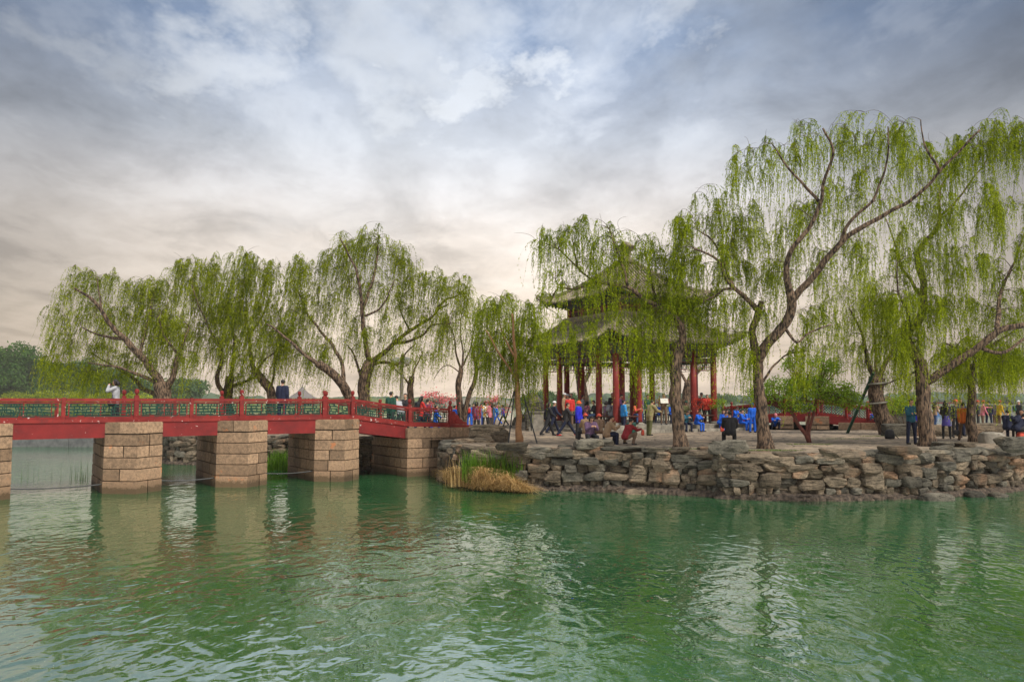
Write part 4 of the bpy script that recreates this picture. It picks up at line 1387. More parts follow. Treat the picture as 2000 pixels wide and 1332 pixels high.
    willow('dark branching willow seen behind the right columns of the pavilion', 58.0, [
        (.36, .26, [(1338, 815), (1340, 780), (1344, 745)]),
        (.17, .06, [(1344, 748), (1356, 718), (1366, 690), (1375, 655)]),
        (.13, .05, [(1345, 745), (1372, 722), (1395, 700), (1410, 670)]),
        (.12, .05, [(1343, 750), (1325, 715), (1315, 680)]),
    ], [(1330, 640, 50, 34, 22), (1400, 660, 40, 34, 24), (1440, 680, 30, 26, 14)],
        L=(1.0, 2.8), leaf=(.15, 0.0307), dens=11, per=5, bare=0)
    # --- the row behind the red bridge, from right to left
    willow('thin willow with two bare pale stems behind the pink blossom', 44.0, [
        (.20, .14, [(903, 838), (898, 790), (896, 750), (900, 718)]),
        (.15, .10, [(904, 836), (912, 790), (925, 752), (931, 722), (924, 690)]),
        (.07, .02, [(900, 722), (892, 690), (888, 660), (880, 635)]),
        (.07, .02, [(901, 720), (905, 690), (898, 650), (900, 615)]),
        (.06, .02, [(903, 715), (915, 690), (922, 655), (930, 610)]),
        (.06, .02, [(929, 724), (950, 712), (968, 700)]),
        (.04, .015, [(899, 730), (880, 715), (862, 720), (850, 740)]),
    ], [(870, 625, 34, 34, 20), (910, 600, 40, 30, 28), (955, 600, 40, 30, 30), (985, 600, 26, 30, 14), (850, 680, 26, 30, 10), (960, 670, 34, 34, 20), (905, 660, 34, 30, 12)],
        L=(.8, 2.3), leaf=(.115, 0.0236), dens=15, per=5, wind=(-.06, 0), bare=10)
    willow('large round crowned willow with two trunks behind the bridge ramp', 42.0, [
        (.36, .30, [(706, 838), (710, 790), (712, 745), (722, 708)]),
        (.30, .20, [(694, 836), (690, 790), (676, 755), (655, 728), (630, 712)]),
        (.16, .03, [(722, 712), (718, 680), (714, 640), (712, 590), (708, 545), (695, 510), (680, 480)]),
        (.10, .03, [(712, 610), (725, 575), (735, 530), (740, 490), (738, 460)]),
        (.16, .04, [(724, 710), (745, 690), (768, 668), (795, 642), (830, 622), (850, 600), (872, 585)]),
        (.10, .03, [(770, 668), (800, 664), (828, 652), (846, 636), (882, 633)]),
        (.09, .03, [(845, 605), (865, 580), (885, 575), (905, 560)]),
        (.10, .03, [(728, 712), (752, 708), (775, 712), (788, 694), (810, 668)]),
        (.12, .03, [(632, 714), (605, 694), (575, 668), (548, 645), (530, 636)]),
        (.12, .03, [(676, 755), (672, 715), (655, 680), (625, 645), (598, 610), (580, 570), (565, 550)]),
        (.09, .03, [(708, 745), (696, 712), (685, 688), (672, 672)]),
        (.07, .02, [(718, 620), (745, 610), (765, 585), (778, 555)]),
        (.06, .02, [(795, 642), (780, 610), (770, 570)]),
    ], [(690, 468, 36, 34, 30), (735, 465, 36, 34, 32), (650, 500, 34, 30, 28), (780, 495, 36, 34, 32), (600, 520, 34, 34, 28), (570, 520, 26, 30, 16), (825, 530, 36, 34, 30), (870, 545, 36, 34, 30), (910, 560, 30, 34, 24),
        (700, 540, 55, 40, 36), (640, 580, 55, 45, 42), (760, 570, 55, 40, 36), (580, 610, 45, 40, 34), (830, 600, 45, 34, 26), (690, 640, 60, 40, 30), (620, 680, 50, 34, 34), (780, 640, 45, 34, 18), (880, 630, 34, 30, 18), (540, 650, 34, 34, 26), (760, 700, 50, 24, 18)],
        L=(.9, 3.0), leaf=(.125, 0.0256), dens=17, per=8, wind=(-.10, 0), leafmat=LEAF_MID, bare=16)
    willow('small dark willow leaning beside the lamp post', 47.0, [
        (.22, .17, [(806, 832), (804, 790), (801, 760), (805, 735)]),
        (.08, .03, [(802, 752), (788, 735), (772, 722)]),
        (.08, .03, [(805, 738), (812, 715), (822, 690)]),
    ], [(770, 690, 30, 24, 14), (815, 690, 34, 24, 18), (850, 690, 30, 24, 12)], L=(.8, 2.0), leaf=(.13, 0.0267), dens=14, per=5, wind=(-.07, 0), leafmat=LEAF_MID, bare=0)
    willow('dense willow with a crooked trunk left of the man in navy on the bridge', 43.0, [
        (.26, .2, [(530, 835), (530, 790), (527, 760), (512, 742), (495, 722)]),
        (.13, .04, [(497, 724), (486, 695), (480, 660), (470, 620), (465, 580)]),
        (.08, .03, [(500, 728), (520, 705), (545, 690)]),
        (.08, .03, [(528, 765), (532, 730), (530, 690), (520, 640)]),
        (.07, .03, [(480, 650), (500, 610), (510, 560)]),
    ], [(480, 505, 36, 28, 30), (445, 540, 40, 34, 34), (515, 520, 36, 34, 34), (550, 560, 36, 40, 30), (480, 570, 55, 40, 50), (520, 620, 50, 45, 48), (450, 620, 45, 45, 44), (500, 690, 50, 30, 34), (560, 660, 34, 40, 26)],
        L=(.9, 2.8), leaf=(.125, 0.0256), dens=19, per=8, wind=(-.10, 0), leafmat=LEAF_MID, bare=8)
    willow('willow with a forked trunk behind the middle pier of the bridge', 45.0, [
        (.30, .24, [(446, 832), (444, 790), (446, 760), (450, 735)]),
        (.15, .08, [(442, 775), (430, 752), (434, 725), (445, 700), (440, 675)]),
        (.13, .04, [(450, 738), (458, 700), (462, 660), (450, 610)]),
        (.12, .03, [(448, 755), (470, 748), (492, 740), (510, 735)]),
        (.08, .03, [(440, 678), (420, 640), (400, 600), (385, 560)]),
    ], [(375, 520, 34, 28, 26), (410, 515, 34, 30, 30), (350, 530, 26, 26, 14), (400, 580, 50, 40, 44), (440, 590, 40, 40, 30), (380, 640, 45, 40, 36), (430, 670, 45, 34, 30), (480, 730, 40, 20, 14)],
        L=(.9, 2.8), leaf=(.13, 0.0267), dens=18, per=8, wind=(-.10, 0), leafmat=LEAF_MID, bare=8)
    willow('wide spreading willow with a short thick trunk at the left end of the row', 41.5, [
        (.44, .36, [(322, 838), (321, 800), (319, 770), (314, 748)]),
        (.24, .05, [(315, 752), (300, 722), (286, 695), (265, 668), (245, 645), (228, 612), (212, 590), (190, 575)]),
        (.20, .05, [(322, 762), (335, 742), (342, 718), (352, 690), (362, 665), (372, 640)]),
        (.16, .03, [(318, 780), (295, 768), (268, 758), (250, 742), (220, 726), (190, 712), (160, 698), (130, 684)]),
        (.12, .03, [(312, 752), (290, 738), (262, 724), (235, 716), (200, 712)]),
        (.10, .03, [(262, 665), (230, 662), (200, 655), (170, 640)]),
        (.09, .03, [(286, 695), (290, 660), (298, 620), (300, 590)]),
        (.08, .03, [(350, 692), (330, 660), (322, 620)]),
        (.06, .02, [(228, 614), (222, 580), (215, 550)]),
        (.05, .02, [(190, 712), (150, 722), (120, 740)]),
    ], [(165, 535, 34, 22, 22), (212, 540, 30, 24, 20), (135, 560, 26, 28, 14), (115, 610, 22, 34, 14), (255, 560, 30, 24, 22), (295, 560, 34, 26, 34), (335, 560, 30, 26, 30), (180, 600, 40, 34, 30), (230, 620, 40, 34, 34), (290, 620, 45, 40, 52), (345, 620, 40, 40, 44),
        (130, 660, 34, 30, 26), (190, 670, 40, 30, 28), (250, 690, 40, 26, 24), (320, 680, 45, 34, 30), (110, 700, 30, 24, 20), (160, 720, 34, 20, 20), (220, 730, 34, 16, 16), (375, 690, 30, 34, 20)],
        L=(.8, 2.8), leaf=(.12, 0.0246), dens=17, per=8, wind=(-.12, 0), leafmat=LEAF_MID, bare=14)
build_willows()

def broadleaf(name, label, cat, base, stems, blobs, n, leaf, mat, bark=None, group=None, clump=None):
    """tree or shrub with leaves gathered in clumps; stems: (r0, r1, [points]) and blobs: (centre, radii) in metres from the base"""
    base = np.array(base, float)
    root = empty(name, label, cat, base, group)
    mb = MB()
    tips = []
    for r0, r1, pts in stems:
        S = spline([(*(base + np.array(p)), r0 + (r1 - r0) * k / (len(pts) - 1)) for k, p in enumerate(pts)], .15)
        mb.tube(S[:, :3], S[:, 3], 7)
        tips.append(S[len(S) // 2:, :3])
    tips = np.concatenate(tips)
    P, T = [], []
    vol = sum(b[1][0] * b[1][1] * b[1][2] for b in blobs)
    for c, r in blobs:
        c = base + np.array(c)
        r = np.array(r)
        m = int(n * r[0] * r[1] * r[2] / vol) + 1
        k = max(3, int(m / (clump or 40)))
        q = rng.normal(size=(k, 3)); q = q / np.linalg.norm(q, axis=1)[:, None] * (rng.random((k, 1)) ** .4)
        cc = c + q * r
        for e in cc[: 26]:
            j = int(np.argmin(((tips - e) ** 2).sum(1)))
            a = tips[j]
            t = np.linspace(0, 1, 5)[:, None]
            mb.tube(a + (e - a) * t + np.array([0, 0, .12]) * np.linalg.norm(e - a) * t * (1 - t), np.linspace(.35 * stems[0][1] + .006, .005, 5), 4, cap=False)
        ct = rng.random(k)
        w = rng.integers(0, k, m)
        sig = .28 * float(np.mean(r)) * (8.0 / k) ** .33 + .03
        P.append(cc[w] + rng.normal(size=(m, 3)) * sig * [1, 1, .6]); T.append(ct[w])
    part('trunk', mb, bark or BARK, root, smooth=True)
    P, T = np.concatenate(P), np.concatenate(T)
    d = rng.normal(size=P.shape) + [0, 0, -.2]
    leaf_mesh('crown', P, d, leaf * rng.uniform(.6, 1.3, len(P)), leaf * .6, np.clip(.15 + .6 * T + rng.normal(size=len(P)) * .15, 0, 1), mat, root)
    return root

def build_shrubs():
    RB = material('red bark', (.17, .055, .04), (.10, .035, .03), 8, .8)
    p = gp(1581, 864)
    k = p[1] / F_PX
    X = lambda u, v: ((u - 1581) * k, 0, (864 - v) * k)
    broadleaf('maple_tree', 'small fresh green tree with three slender reddish stems on the plaza', 'tree', p, [
        (.10, .05, [X(1581, 866), X(1575, 850), X(1560, 830), X(1547, 806), X(1520, 795)]), (.08, .04, [X(1582, 866), X(1580, 845), X(1590, 810), X(1600, 770)]), (.07, .03, [X(1580, 860), X(1576, 840), X(1583, 800), X(1570, 760)])],
        [(X(1490, 772), (.62, .8, .40)), (X(1535, 760), (.85, .9, .55)), (X(1590, 755), (.9, 1.0, .62)), (X(1640, 772), (.8, .9, .5)), (X(1560, 790), (.8, .7, .3)), (X(1670, 790), (.5, .6, .28)), (X(1610, 718), (.7, .7, .40)), (X(1545, 712), (.55, .5, .30))], 12500, .085, LEAF_MAPLE, RB, clump=30)
    # pink blossom by the end of the bridge
    for (u, v, Y, w, h, n, lab) in [(862, 838, 39.5, .85, 2.0, 480, 'pink blossoming bush at the end of the red bridge'), (962, 838, 40.5, .75, 1.8, 240, 'thin pink blossoming sapling behind the rock pile and the propped willow')]:
        b = at(u, v, Y); b[2] = GZ
        rd = random.Random(u)
        st = []
        for i in range(6):
            a = rd.uniform(0, 6.28)
            st.append((.03, .012, [(0, 0, -.05), (.25 * w * math.cos(a), .25 * w * math.sin(a), h * .45), (.8 * w * math.cos(a), .8 * w * math.sin(a), h * rd.uniform(.7, 1.05))]))
        bl = [((s[2][2][0] * .9, s[2][2][1] * .9, s[2][2][2]), (.38 * w, .34 * w, .22)) for s in st] + [((0, 0, h * .95), (.4 * w, .4 * w, .2))]
        broadleaf('blossom_bush', lab, 'bush', b, st, bl, n, .095, BLOSSOM, TWIG, clump=14)
    for (u, v, Y, w, n, lab, mat) in [(1372, 800, 45.5, .75, 420, 'red leaved bush before the right columns of the pavilion', RED_FLOWER), (1300, 798, 45.6, .5, 150, 'small red flowering bush by the man reading a paper', RED_FLOWER), (1403, 806, 46.6, .6, 420, 'small green bush beside the red leaved bush', LEAF_MAPLE)]:
        b = at(u, v, Y); b[2] = GZ + .30
        st = [(.016, .008, [(0, 0, -.05), (.2 * w * math.cos(a), .2 * w * math.sin(a), .7), (.6 * w * math.cos(a), .6 * w * math.sin(a), 1.25)]) for a in (0.3, 1.7, 3.2, 4.6)]
        broadleaf('flowering_bush', lab, 'bush', b, st, [((0, 0, 1.2), (w * .7, .5, .32)), ((-.45 * w, 0, 1.3), (.4 * w, .4, .25)), ((.45 * w, 0, 1.3), (.4 * w, .4, .25))], n, .10, mat, TWIG, clump=16)
    b = at(1768, 812, 45.0); b[2] = GZ
    broadleaf('rounded_bush', 'low rounded green bush on thin stems beyond the strapped willow', 'bush', b, [(.035, .015, [(0, 0, 0), (dx * .5, 0, .5), (dx, 0, 1.0)]) for dx in (-.7, -.2, .3, .8)], [((-.6, 0, 1.35), (.8, .6, .45)), ((.5, 0, 1.4), (.8, .6, .5)), ((0, 0, 1.7), (.8, .6, .35))], 2600, .10, LEAF_MAPLE, TWIG)
    # dark trees and bushes on the far left bank
    for i, (u, Y, top, w, mat, lab) in enumerate([
        (6, 318, 690, 11, LEAF_DARK, 'dark broadleaf tree cut by the left edge of the view'), (34, 325, 677, 11.5, LEAF_DARK, 'tallest dark broadleaf tree at the far left'), (-30, 318, 672, 12, LEAF_DARK, 'dark broadleaf tree just beyond the left edge'),
        (72, 335, 700, 12, LEAF_DARK, 'dark green tree right of the tallest far left tree'), (112, 335, 704, 12, LEAF_HAZE, 'round hazy green tree beyond the left bank'), (160, 340, 710, 13, LEAF_HAZE, 'hazy green tree on the far bank behind the hanging willow strands'),
        (215, 340, 718, 13, LEAF_HAZE, 'hazy green tree on the far bank behind the woman with the camera'), (372, 345, 740, 11, LEAF_HAZE, 'small hazy tree seen between the leftmost willow trunks'), (280, 345, 738, 13, LEAF_HAZE, 'hazy tree directly behind the thick willow trunk')]):
        b = at(u, 784, Y); b[2] = 4.0
        h = (784 - top) * Y / F_PX - .5
        rd = random.Random(i)
        bl = [((rd.uniform(-.6, .6) * w, rd.uniform(-.5, .5) * w, h * f_), (w * rd.uniform(.45, .7), w * .55, h * .19)) for f_ in (.14, .25, .4, .55, .7, .84)] + [((0, 0, h * .5), (w * .8, w * .7, h * .40))]
        broadleaf('broadleaf_tree', lab, 'tree', b, [(.6, .2, [(0, 0, -2), (.1, 0, h * .4), (0, 0, h * .75)])], bl, 6000, 1.1, mat, group='trees on the far left bank', clump=34)
    for i, (u, Y, w) in enumerate([(15, 306, 9), (62, 306, 10), (118, 308, 11), (185, 310, 11), (245, 312, 10)]):
        b = at(u, 784, Y); b[2] = 1.6
        broadleaf('low_shrub', ['olive shrub at the foot of the tallest far left tree', 'olive shrub on the bank below the dark trees', 'olive shrub in the middle of the far bank hedge', 'olive shrub on the far bank left of the woman with the camera', 'olive shrub on the far bank behind the woman with the camera'][i], 'shrub', b,
                  [(.1, .05, [(0, 0, -.3), (0, 0, 1.6), (.1, 0, 3)])], [((-.5 * w, 0, 2.4), (w * .6, 3, 2.2)), ((.4 * w, 0, 3.0), (w * .6, 3, 2.4)), ((0, 0, 1.6), (w, 3, 1.6))], 2600, .7, LEAF_MID, TWIG, 'shrubs along the far left bank')
build_shrubs()

# ------------------------------------------------------------------ grass, reeds
def blades(name, pts, h, lean, width, mats, label, cat, base, kind=None, arc=.5, tint=None, group=None):
    """bundle of curved grass blades"""
    n = len(pts)
    pts = np.asarray(pts, float)
    k = 5
    a = rng.random(n) * 6.28
    hd = np.stack([np.cos(a), np.sin(a), 0 * a], 1)
    hh = h * rng.uniform(.4, 1.25, n)
    ln = lean * rng.uniform(.3, 1.2, n)
    t = np.linspace(0, 1, k)
    c = pts[:, None] + hd[:, None] * (ln[:, None] * t ** 2)[..., None] + np.array([0, 0, 1.0]) * (hh[:, None] * (t - arc * t ** 3))[..., None]
    s = np.stack([-np.sin(a), np.cos(a), 0 * a], 1)[:, None] * (width * (1 - .85 * t))[None, :, None]
    V = np.stack([c - s, c + s], 2).reshape(-1, 3)
    bi = (np.arange(n) * k * 2)[:, None] + (np.arange(k - 1) * 2)[None]
    F = np.stack([bi, bi + 1, bi + 3, bi + 2], -1).reshape(-1, 4).astype(np.int32)
    T = np.repeat(rng.random(n), k * 2) if tint is None else np.repeat(tint, k * 2)
    base = np.array(base, float)
    me = raw_mesh(name, V - base, F, None, T, [mats])
    o = bpy.data.objects.new(name, me); COL.objects.link(o); o.location = base; BASE[o] = base
    return tagit(o, label, cat, group, kind)
DRY = leaf_material('dry reed', (.17, .095, .03), (.68, .47, .22), .25)
REED = leaf_material('green reed', (.045, .11, .015), (.15, .27, .03), .35)
GRASS = leaf_material('short grass', (.05, .10, .015), (.12, .20, .03), .3)
def scatter_px(n, us, vs, z, jit=.12):
    """n points on level z, in a band through photo pixels"""
    out = []
    for _ in range(n):
        t = random.random()
        u = np.interp(t, np.linspace(0, 1, len(us)), us); v = np.interp(t, np.linspace(0, 1, len(vs)), vs)
        p = gp(u, v, 0)
        out.append((p[0] + random.gauss(0, jit), p[1] + random.gauss(0, jit * 1.4), z))
    return out
def build_reeds():
    # dry golden reed thatch drooping to the water at the corner of the wall
    mound = []
    for _ in range(4200):
        t = random.random() ** .9
        u = 868 + 165 * t
        back = abs(random.gauss(0, .45))
        p = gp(u, np.interp(u, [868, 930, 1040], [938, 954, 958]), 0)
        top = .80 * max(.12, 1 - abs((u - 935) / 105) ** 2) * (.75 + .9 * mnoise.noise((u * .045, back * 2.5, 4)))
        mound.append((p[0], p[1] + back - .95, max(.02, top * random.random() ** .8 * (1 - .3 * back))))
    blades('dry_reed_clump', mound, .33, .70, .008, DRY, 'golden clump of dry drooping reeds at the foot of the wall beside the bridge', 'reeds', gp(930, 950, 0), arc=.78)
    lit = []
    for _ in range(900):
        u = 868 + 172 * random.random()
        p = gp(u, np.interp(u, [868, 930, 1040], [938, 954, 958]), 0)
        top = .80 * max(.06, 1 - abs((u - 935) / 105) ** 2)
        lit.append((p[0], p[1] - random.uniform(.25, 1.0), max(.04, top * random.uniform(.3, 1.05))))
    blades('fallen_reed_stems', lit, .16, .75, .008, DRY, 'tangled fallen stems lying over the golden dry reed clump', 'reeds', gp(930, 950, 0), arc=1.2)
    tall = []
    for u, n in ((962, 46), (975, 22), (885, 16), (1025, 14), (900, 20), (945, 18)):
        for _ in range(n):
            p = gp(u + random.gauss(0, 7), 953, 0); tall.append((p[0], p[1] + random.uniform(-.7, -.2), .1))
    blades('dry_reed_stalks', tall, 1.15, .25, .008, DRY, 'few tall dry reed stalks standing up from the golden clump', 'reeds', gp(965, 945, 0), arc=.12)
    g = []
    for u0, u1, n in ((905, 965, 520), (965, 1020, 380)):
        for _ in range(n):
            p = gp(random.uniform(u0, u1), 953, 0); g.append((p[0], p[1] + random.uniform(-.75, -.2), random.uniform(.2, .6)))
    blades('green_reed_clump', g, .95, .35, .012, REED, 'fresh green reeds growing through the golden dry clump', 'reeds', gp(955, 940, 0), arc=.18)
    g = []
    for _ in range(420):
        p = gp(random.uniform(528, 562), 918, 0); g.append((p[0] + random.gauss(0, .1), p[1] + random.uniform(-.4, .4), 0))
    blades('green_reed_clump', g, .95, .25, .014, REED, 'green reeds in the gap between the second and third bridge piers', 'reeds', gp(545, 918, 0), arc=.15)
    g = []
    for u, n in ((136, 5), (152, 14), (163, 12), (176, 18), (183, 8), (66, 3), (94, 4), (37, 3)):
        for _ in range(n):
            p = gp(u + random.gauss(0, 2.5), 936, 0); g.append((p[0], p[1] + random.uniform(-.6, .6), -.05))
    blades('thin_water_reeds', g, .80, .10, .006, leaf_material('dark reed', (.02, .05, .015), (.06, .11, .03), .2), 'sparse thin dark reeds standing in the water left of the nearest whole pier', 'reeds', gp(165, 936, 0), arc=.05)
    # grass round the trunks
    for (u, v, w, d, n, lab) in [(1325, 877, 1.05, .35, 700, 'thin ring of grass round the twisted willow trunk'), (1497, 880, 1.35, .40, 900, 'thin ring of grass round the forked willow trunk'), (1582, 868, .9, .35, 420, 'sparse grass round the small green tree'), (1655, 857, 1.2, .3, 300, 'faint strip of grass on the middle of the plaza'), (1720, 852, 1.1, .4, 360, 'sparse grass round the strapped willow trunk')]:
        c = gp(u, v)
        pts = [(c[0] + w * math.cos(a) * r, c[1] + d * math.sin(a) * r + .1, GZ - .005) for a, r in ((random.random() * 6.28, random.random() ** .5) for _ in range(n))]
        o = blades('grass', pts, .05, .05, .008, GRASS, lab, 'grass', c, kind='stuff')
build_reeds()
# ------------------------------------------------------------------ people
SKINM = material('skin', (.50, .29, .19), (.42, .23, .15), 30, .6, tint=0)
HAIRM = material('dark hair', (.022, .016, .014), (.012, .010, .010), 60, .55, tint=0)
SHOEM = material('dark shoe', (.03, .028, .028), (.02, .018, .018), 20, .6, tint=0)
EYEM = material('eye', (.015, .012, .012), rough=.3, tint=0)
LIPM = material('lip', (.36, .13, .10), rough=.5, tint=0)
CLOTHS = dict(black=(.022, .022, .026), navy=(.015, .019, .045), dark=(.035, .033, .036), blue=(.012, .115, .62), royal=(.028, .030, .62), sky=(.03, .25, .62), red=(.55, .035, .03), darkred=(.26, .022, .028), orange=(.72, .12, .03), rust=(.52, .12, .02),
              plum=(.13, .075, .14), purple=(.09, .07, .30), grey=(.23, .23, .25), lightgrey=(.38, .38, .40), tan=(.36, .235, .14), brown=(.16, .10, .065), khaki=(.27, .22, .11), pink=(.62, .20, .24), green=(.02, .075, .05), jeans=(.045, .085, .19), white=(.70, .70, .70), yellow=(.60, .34, .03), olive=(.10, .10, .04), teal=(.02, .10, .15), coral=(.70, .11, .07), grape=(.10, .04, .12))
def cloth(c):
    k = CLOTHS[c]
    return material('cloth ' + c, k, tuple(x * .72 for x in k), 9, .85, .006, 26, tint=0)
def plaid(c, c2):
    a, b = CLOTHS[c], CLOTHS[c2]
    return material('plaid ' + c + ' ' + c2, a, b, 11, .85, .004, 26, contrast=(.47, .53), detail=2, tint=0)

def rx(a): c, s = math.cos(a), math.sin(a); return np.array([[1, 0, 0], [0, c, -s], [0, s, c]])
def rzm(a): c, s = math.cos(a), math.sin(a); return np.array([[c, -s, 0], [s, c, 0], [0, 0, 1]])
def ndir(v):
    v = np.array(v, float)
    return v / (np.linalg.norm(v) + 1e-9)

POSES = {  # angles in degrees; legs (hip flex, knee flex, spread) and arms (raise forwards, spread, elbow flex, turn inwards)
    'stand':  dict(legs=[(3, 4, 5), (-2, 3, 5)], arms=[(4, 9, 14, 0), (-3, 9, 12, 0)]),
    'stand2': dict(legs=[(6, 8, 6), (-3, 3, 4)], arms=[(16, 8, 50, 25), (0, 9, 14, 0)]),
    'walk':   dict(legs=[(27, 6, 2), (-22, 16, 2)], arms=[(-22, 7, 18, 0), (24, 7, 28, 0)], bend=4),
    'stride': dict(legs=[(36, 4, 2), (-28, 8, 2)], arms=[(-26, 7, 20, 0), (28, 7, 60, 20)], bend=6),
    'photo':  dict(legs=[(4, 5, 5), (-4, 4, 5)], arms=[(62, 20, 118, 35), (62, 20, 118, 35)], head=(0, 6)),
    'phone':  dict(legs=[(4, 5, 5), (-2, 3, 5)], arms=[(24, 8, 88, 28), (24, 8, 88, 28)], head=(0, 24)),
    'folded': dict(legs=[(3, 3, 6), (-2, 3, 6)], arms=[(18, 14, 92, 78), (18, 14, 92, 78)]),
    'lean':   dict(legs=[(2, 5, 5), (-6, 3, 5)], arms=[(48, 8, 30, 10), (40, 8, 40, 10)], bend=36, head=(0, 10)),
    'bend':   dict(legs=[(16, 14, 6), (4, 10, 6)], arms=[(62, 8, 25, 10), (55, 8, 35, 10)], bend=62, head=(0, -8)),
    'reach':  dict(legs=[(5, 5, 5), (-5, 4, 5)], arms=[(72, 12, 18, 5), (8, 8, 20, 0)], bend=6),
    'sit':    dict(legs=[(84, 84, 7), (82, 80, 7)], arms=[(26, 8, 62, 22), (22, 8, 62, 22)], bend=10, seat=1),
    'sitread':dict(legs=[(84, 86, 6), (84, 82, 6)], arms=[(34, 8, 84, 30), (34, 8, 84, 30)], bend=18, head=(0, 26), seat=1),
    'sitbend':dict(legs=[(86, 92, 9), (84, 90, 9)], arms=[(70, 8, 30, 10), (62, 8, 40, 10)], bend=46, head=(0, 5), seat=1),
    'sitlow': dict(legs=[(104, 112, 9), (100, 104, 9)], arms=[(36, 10, 86, 32), (36, 10, 86, 32)], bend=24, head=(0, 20), seat=1),
    'siteat': dict(legs=[(98, 104, 6), (94, 96, 6)], arms=[(46, 6, 126, 30), (36, 8, 80, 30)], bend=20, head=(0, 10), seat=1),
    'squat':  dict(legs=[(118, 142, 10), (114, 138, 10)], arms=[(72, 8, 25, 8), (58, 8, 40, 10)], bend=30, head=(0, 6), seat=2),
}
def figure(pos, face, pose='stand', h=1.68, top='black', legs='navy', hair='short', hat=None, bulk=0.0, hem=.10, turn=None, seat=.45, skirt=None, sleeves=True, shoe=None, label='', name='person', extra=None, group='people on the island and the bridge', voxel=.019, lean=None, child=False):
    """one person: a continuous body grown round a posed skeleton, with hair (and hat, skirt) as children"""
    P = POSES[pose]
    s = h / 1.70
    bend = R(P.get('bend', 1) if lean is None else lean)
    yaw, nod = (P.get('head', (0, 0)) if turn is None else turn)
    J = {}
    pel = np.array([0, 0, 0.0])
    tdir = np.array([0, math.sin(bend), math.cos(bend)])
    fwd = np.array([0, math.cos(bend), -math.sin(bend)])
    side = np.array([1.0, 0, 0])
    waist = pel + tdir * .13
    chest = pel + tdir * .36 + fwd * .012
    neck = pel + tdir * .55
    hb = bend * .45 + R(nod)
    hdir = np.array([0, math.sin(hb), math.cos(hb)])
    head = neck + hdir * .145 + np.array([0, math.cos(hb) * .02, 0])
    caps = []          # (p, q, r0, r1, zone, squash)
    cl = .010 + bulk
    for i, sx in enumerate((-1, 1)):
        a, b, sp = [R(x) for x in P['legs'][i]]
        hip = pel + side * sx * .092 + np.array([0, 0, -.02])
        td = ndir([sx * math.sin(sp) * (1 + 1.2 * math.sin(max(a, 0))), math.sin(a), -math.cos(a)])
        knee = hip + td * .43
        sdv = ndir([sx * math.sin(sp) * .1, math.sin(a - b), -math.cos(a - b)])
        ank = knee + sdv * .42
        toe = ank + ndir([sx * .12, 1, 0]) * .165 + np.array([0, 0, -.045])
        heel = ank + np.array([0, -.035, -.045])
        lg = 'legs' if skirt is None else 'legs'
        caps += [(hip, knee, .088 + cl * .6, .060 + cl * .5, lg), (knee, ank, .060 + cl * .5, .047 + cl * .6, lg), (heel, toe, .042, .036, 'shoe'), (ank, heel, .045, .04, 'shoe')]
        J['ank%d' % i] = ank
        f, ab, g, inn = [R(x) for x in P['arms'][i]]
        sh = neck + side * sx * (.170 + bulk * .6) - tdir * .075
        base_a = f + 0.0
        ud = ndir([sx * math.sin(ab), math.sin(base_a), -math.cos(base_a)])
        elb = sh + ud * .275
        fa = base_a + g
        fd = ndir([-sx * math.sin(inn), math.sin(fa) * math.cos(inn), -math.cos(fa) * math.cos(inn)])
        wr = elb + fd * .245
        hd = wr + fd * .075
        caps += [(sh, elb, .058 + cl, .046 + cl, 'top'), (elb, wr, .045 + cl, .034 + cl * (.8 if sleeves else .1), 'top' if sleeves else 'skin'), (wr, hd, .030, .036, 'skin'), (neck - tdir * .06, sh, .06 + cl * .5, .058 + cl, 'top')]
        J['hand%d' % i] = (wr, fd, sx)
    # trunk
    for sx in (-1, 1):
        caps += [(chest + side * sx * .075, waist + side * sx * .065, .105 + cl, .095 + cl, 'top'), (chest + side * sx * .09 + tdir * .09, chest + side * sx * .075, .085 + cl, .105 + cl, 'top'),
                 (waist + side * sx * .065, pel + side * sx * .07, .095 + cl, .105 + cl * .9, 'hip')]
    caps += [(neck - tdir * .05, neck + hdir * .05, .060, .052, 'skin')]
    mb = MB()
    def capsule(p, q, r0, r1, n=10):
        d = q - p; L = np.linalg.norm(d)
        d = d / (L + 1e-9)
        ts = [-1, -.7, 0]
        pts = [p - d * r0 * .98, p - d * r0 * .7, p, q, q + d * r1 * .7, q + d * r1 * .98]
        rr = [r0 * .15, r0 * .72, r0, r1, r1 * .72, r1 * .15]
        mb.tube(pts, rr, n)
    for c in caps: capsule(*c[:4])
    # head: skull, jaw, nose, ears
    Rh = rzm(R(yaw)) @ rx(-hb)
    hs = 1.0 if not child else 1.12
    def hp(x, y, z): return head + Rh @ (np.array([x, y, z]) * hs)
    mb.ball(hp(0, -.005, .025), np.array([.076, .094, .094]) * hs, 14, 10, M=Rh)
    mb.ball(hp(0, .022, -.035), np.array([.058, .068, .078]) * hs, 12, 8, M=Rh)
    mb.ball(hp(0, .094, -.012), np.array([.014, .020, .022]) * hs, 8, 6, M=Rh)
    for sx in (-1, 1): mb.ball(hp(sx * .078, -.005, -.005), np.array([.012, .022, .032]) * hs, 8, 6, M=Rh)
    zmin_ = min(J['ank0'][2], J['ank1'][2]) - .087
    if P.get('seat') == 1:
        zoff = seat / s + .095
    else:
        zoff = -zmin_
    V = np.concatenate(mb.V)
    # grow one continuous skin round it all
    me = raw_mesh('body_cage', V, mb.F)
    ob = bpy.data.objects.new('body_cage', me)
    COL.objects.link(ob)
    m1 = ob.modifiers.new('r', 'REMESH'); m1.mode = 'VOXEL'; m1.voxel_size = voxel
    m2 = ob.modifiers.new('s', 'SMOOTH'); m2.iterations = 3; m2.factor = .5
    dg = bpy.context.evaluated_depsgraph_get()
    ev = ob.evaluated_get(dg)
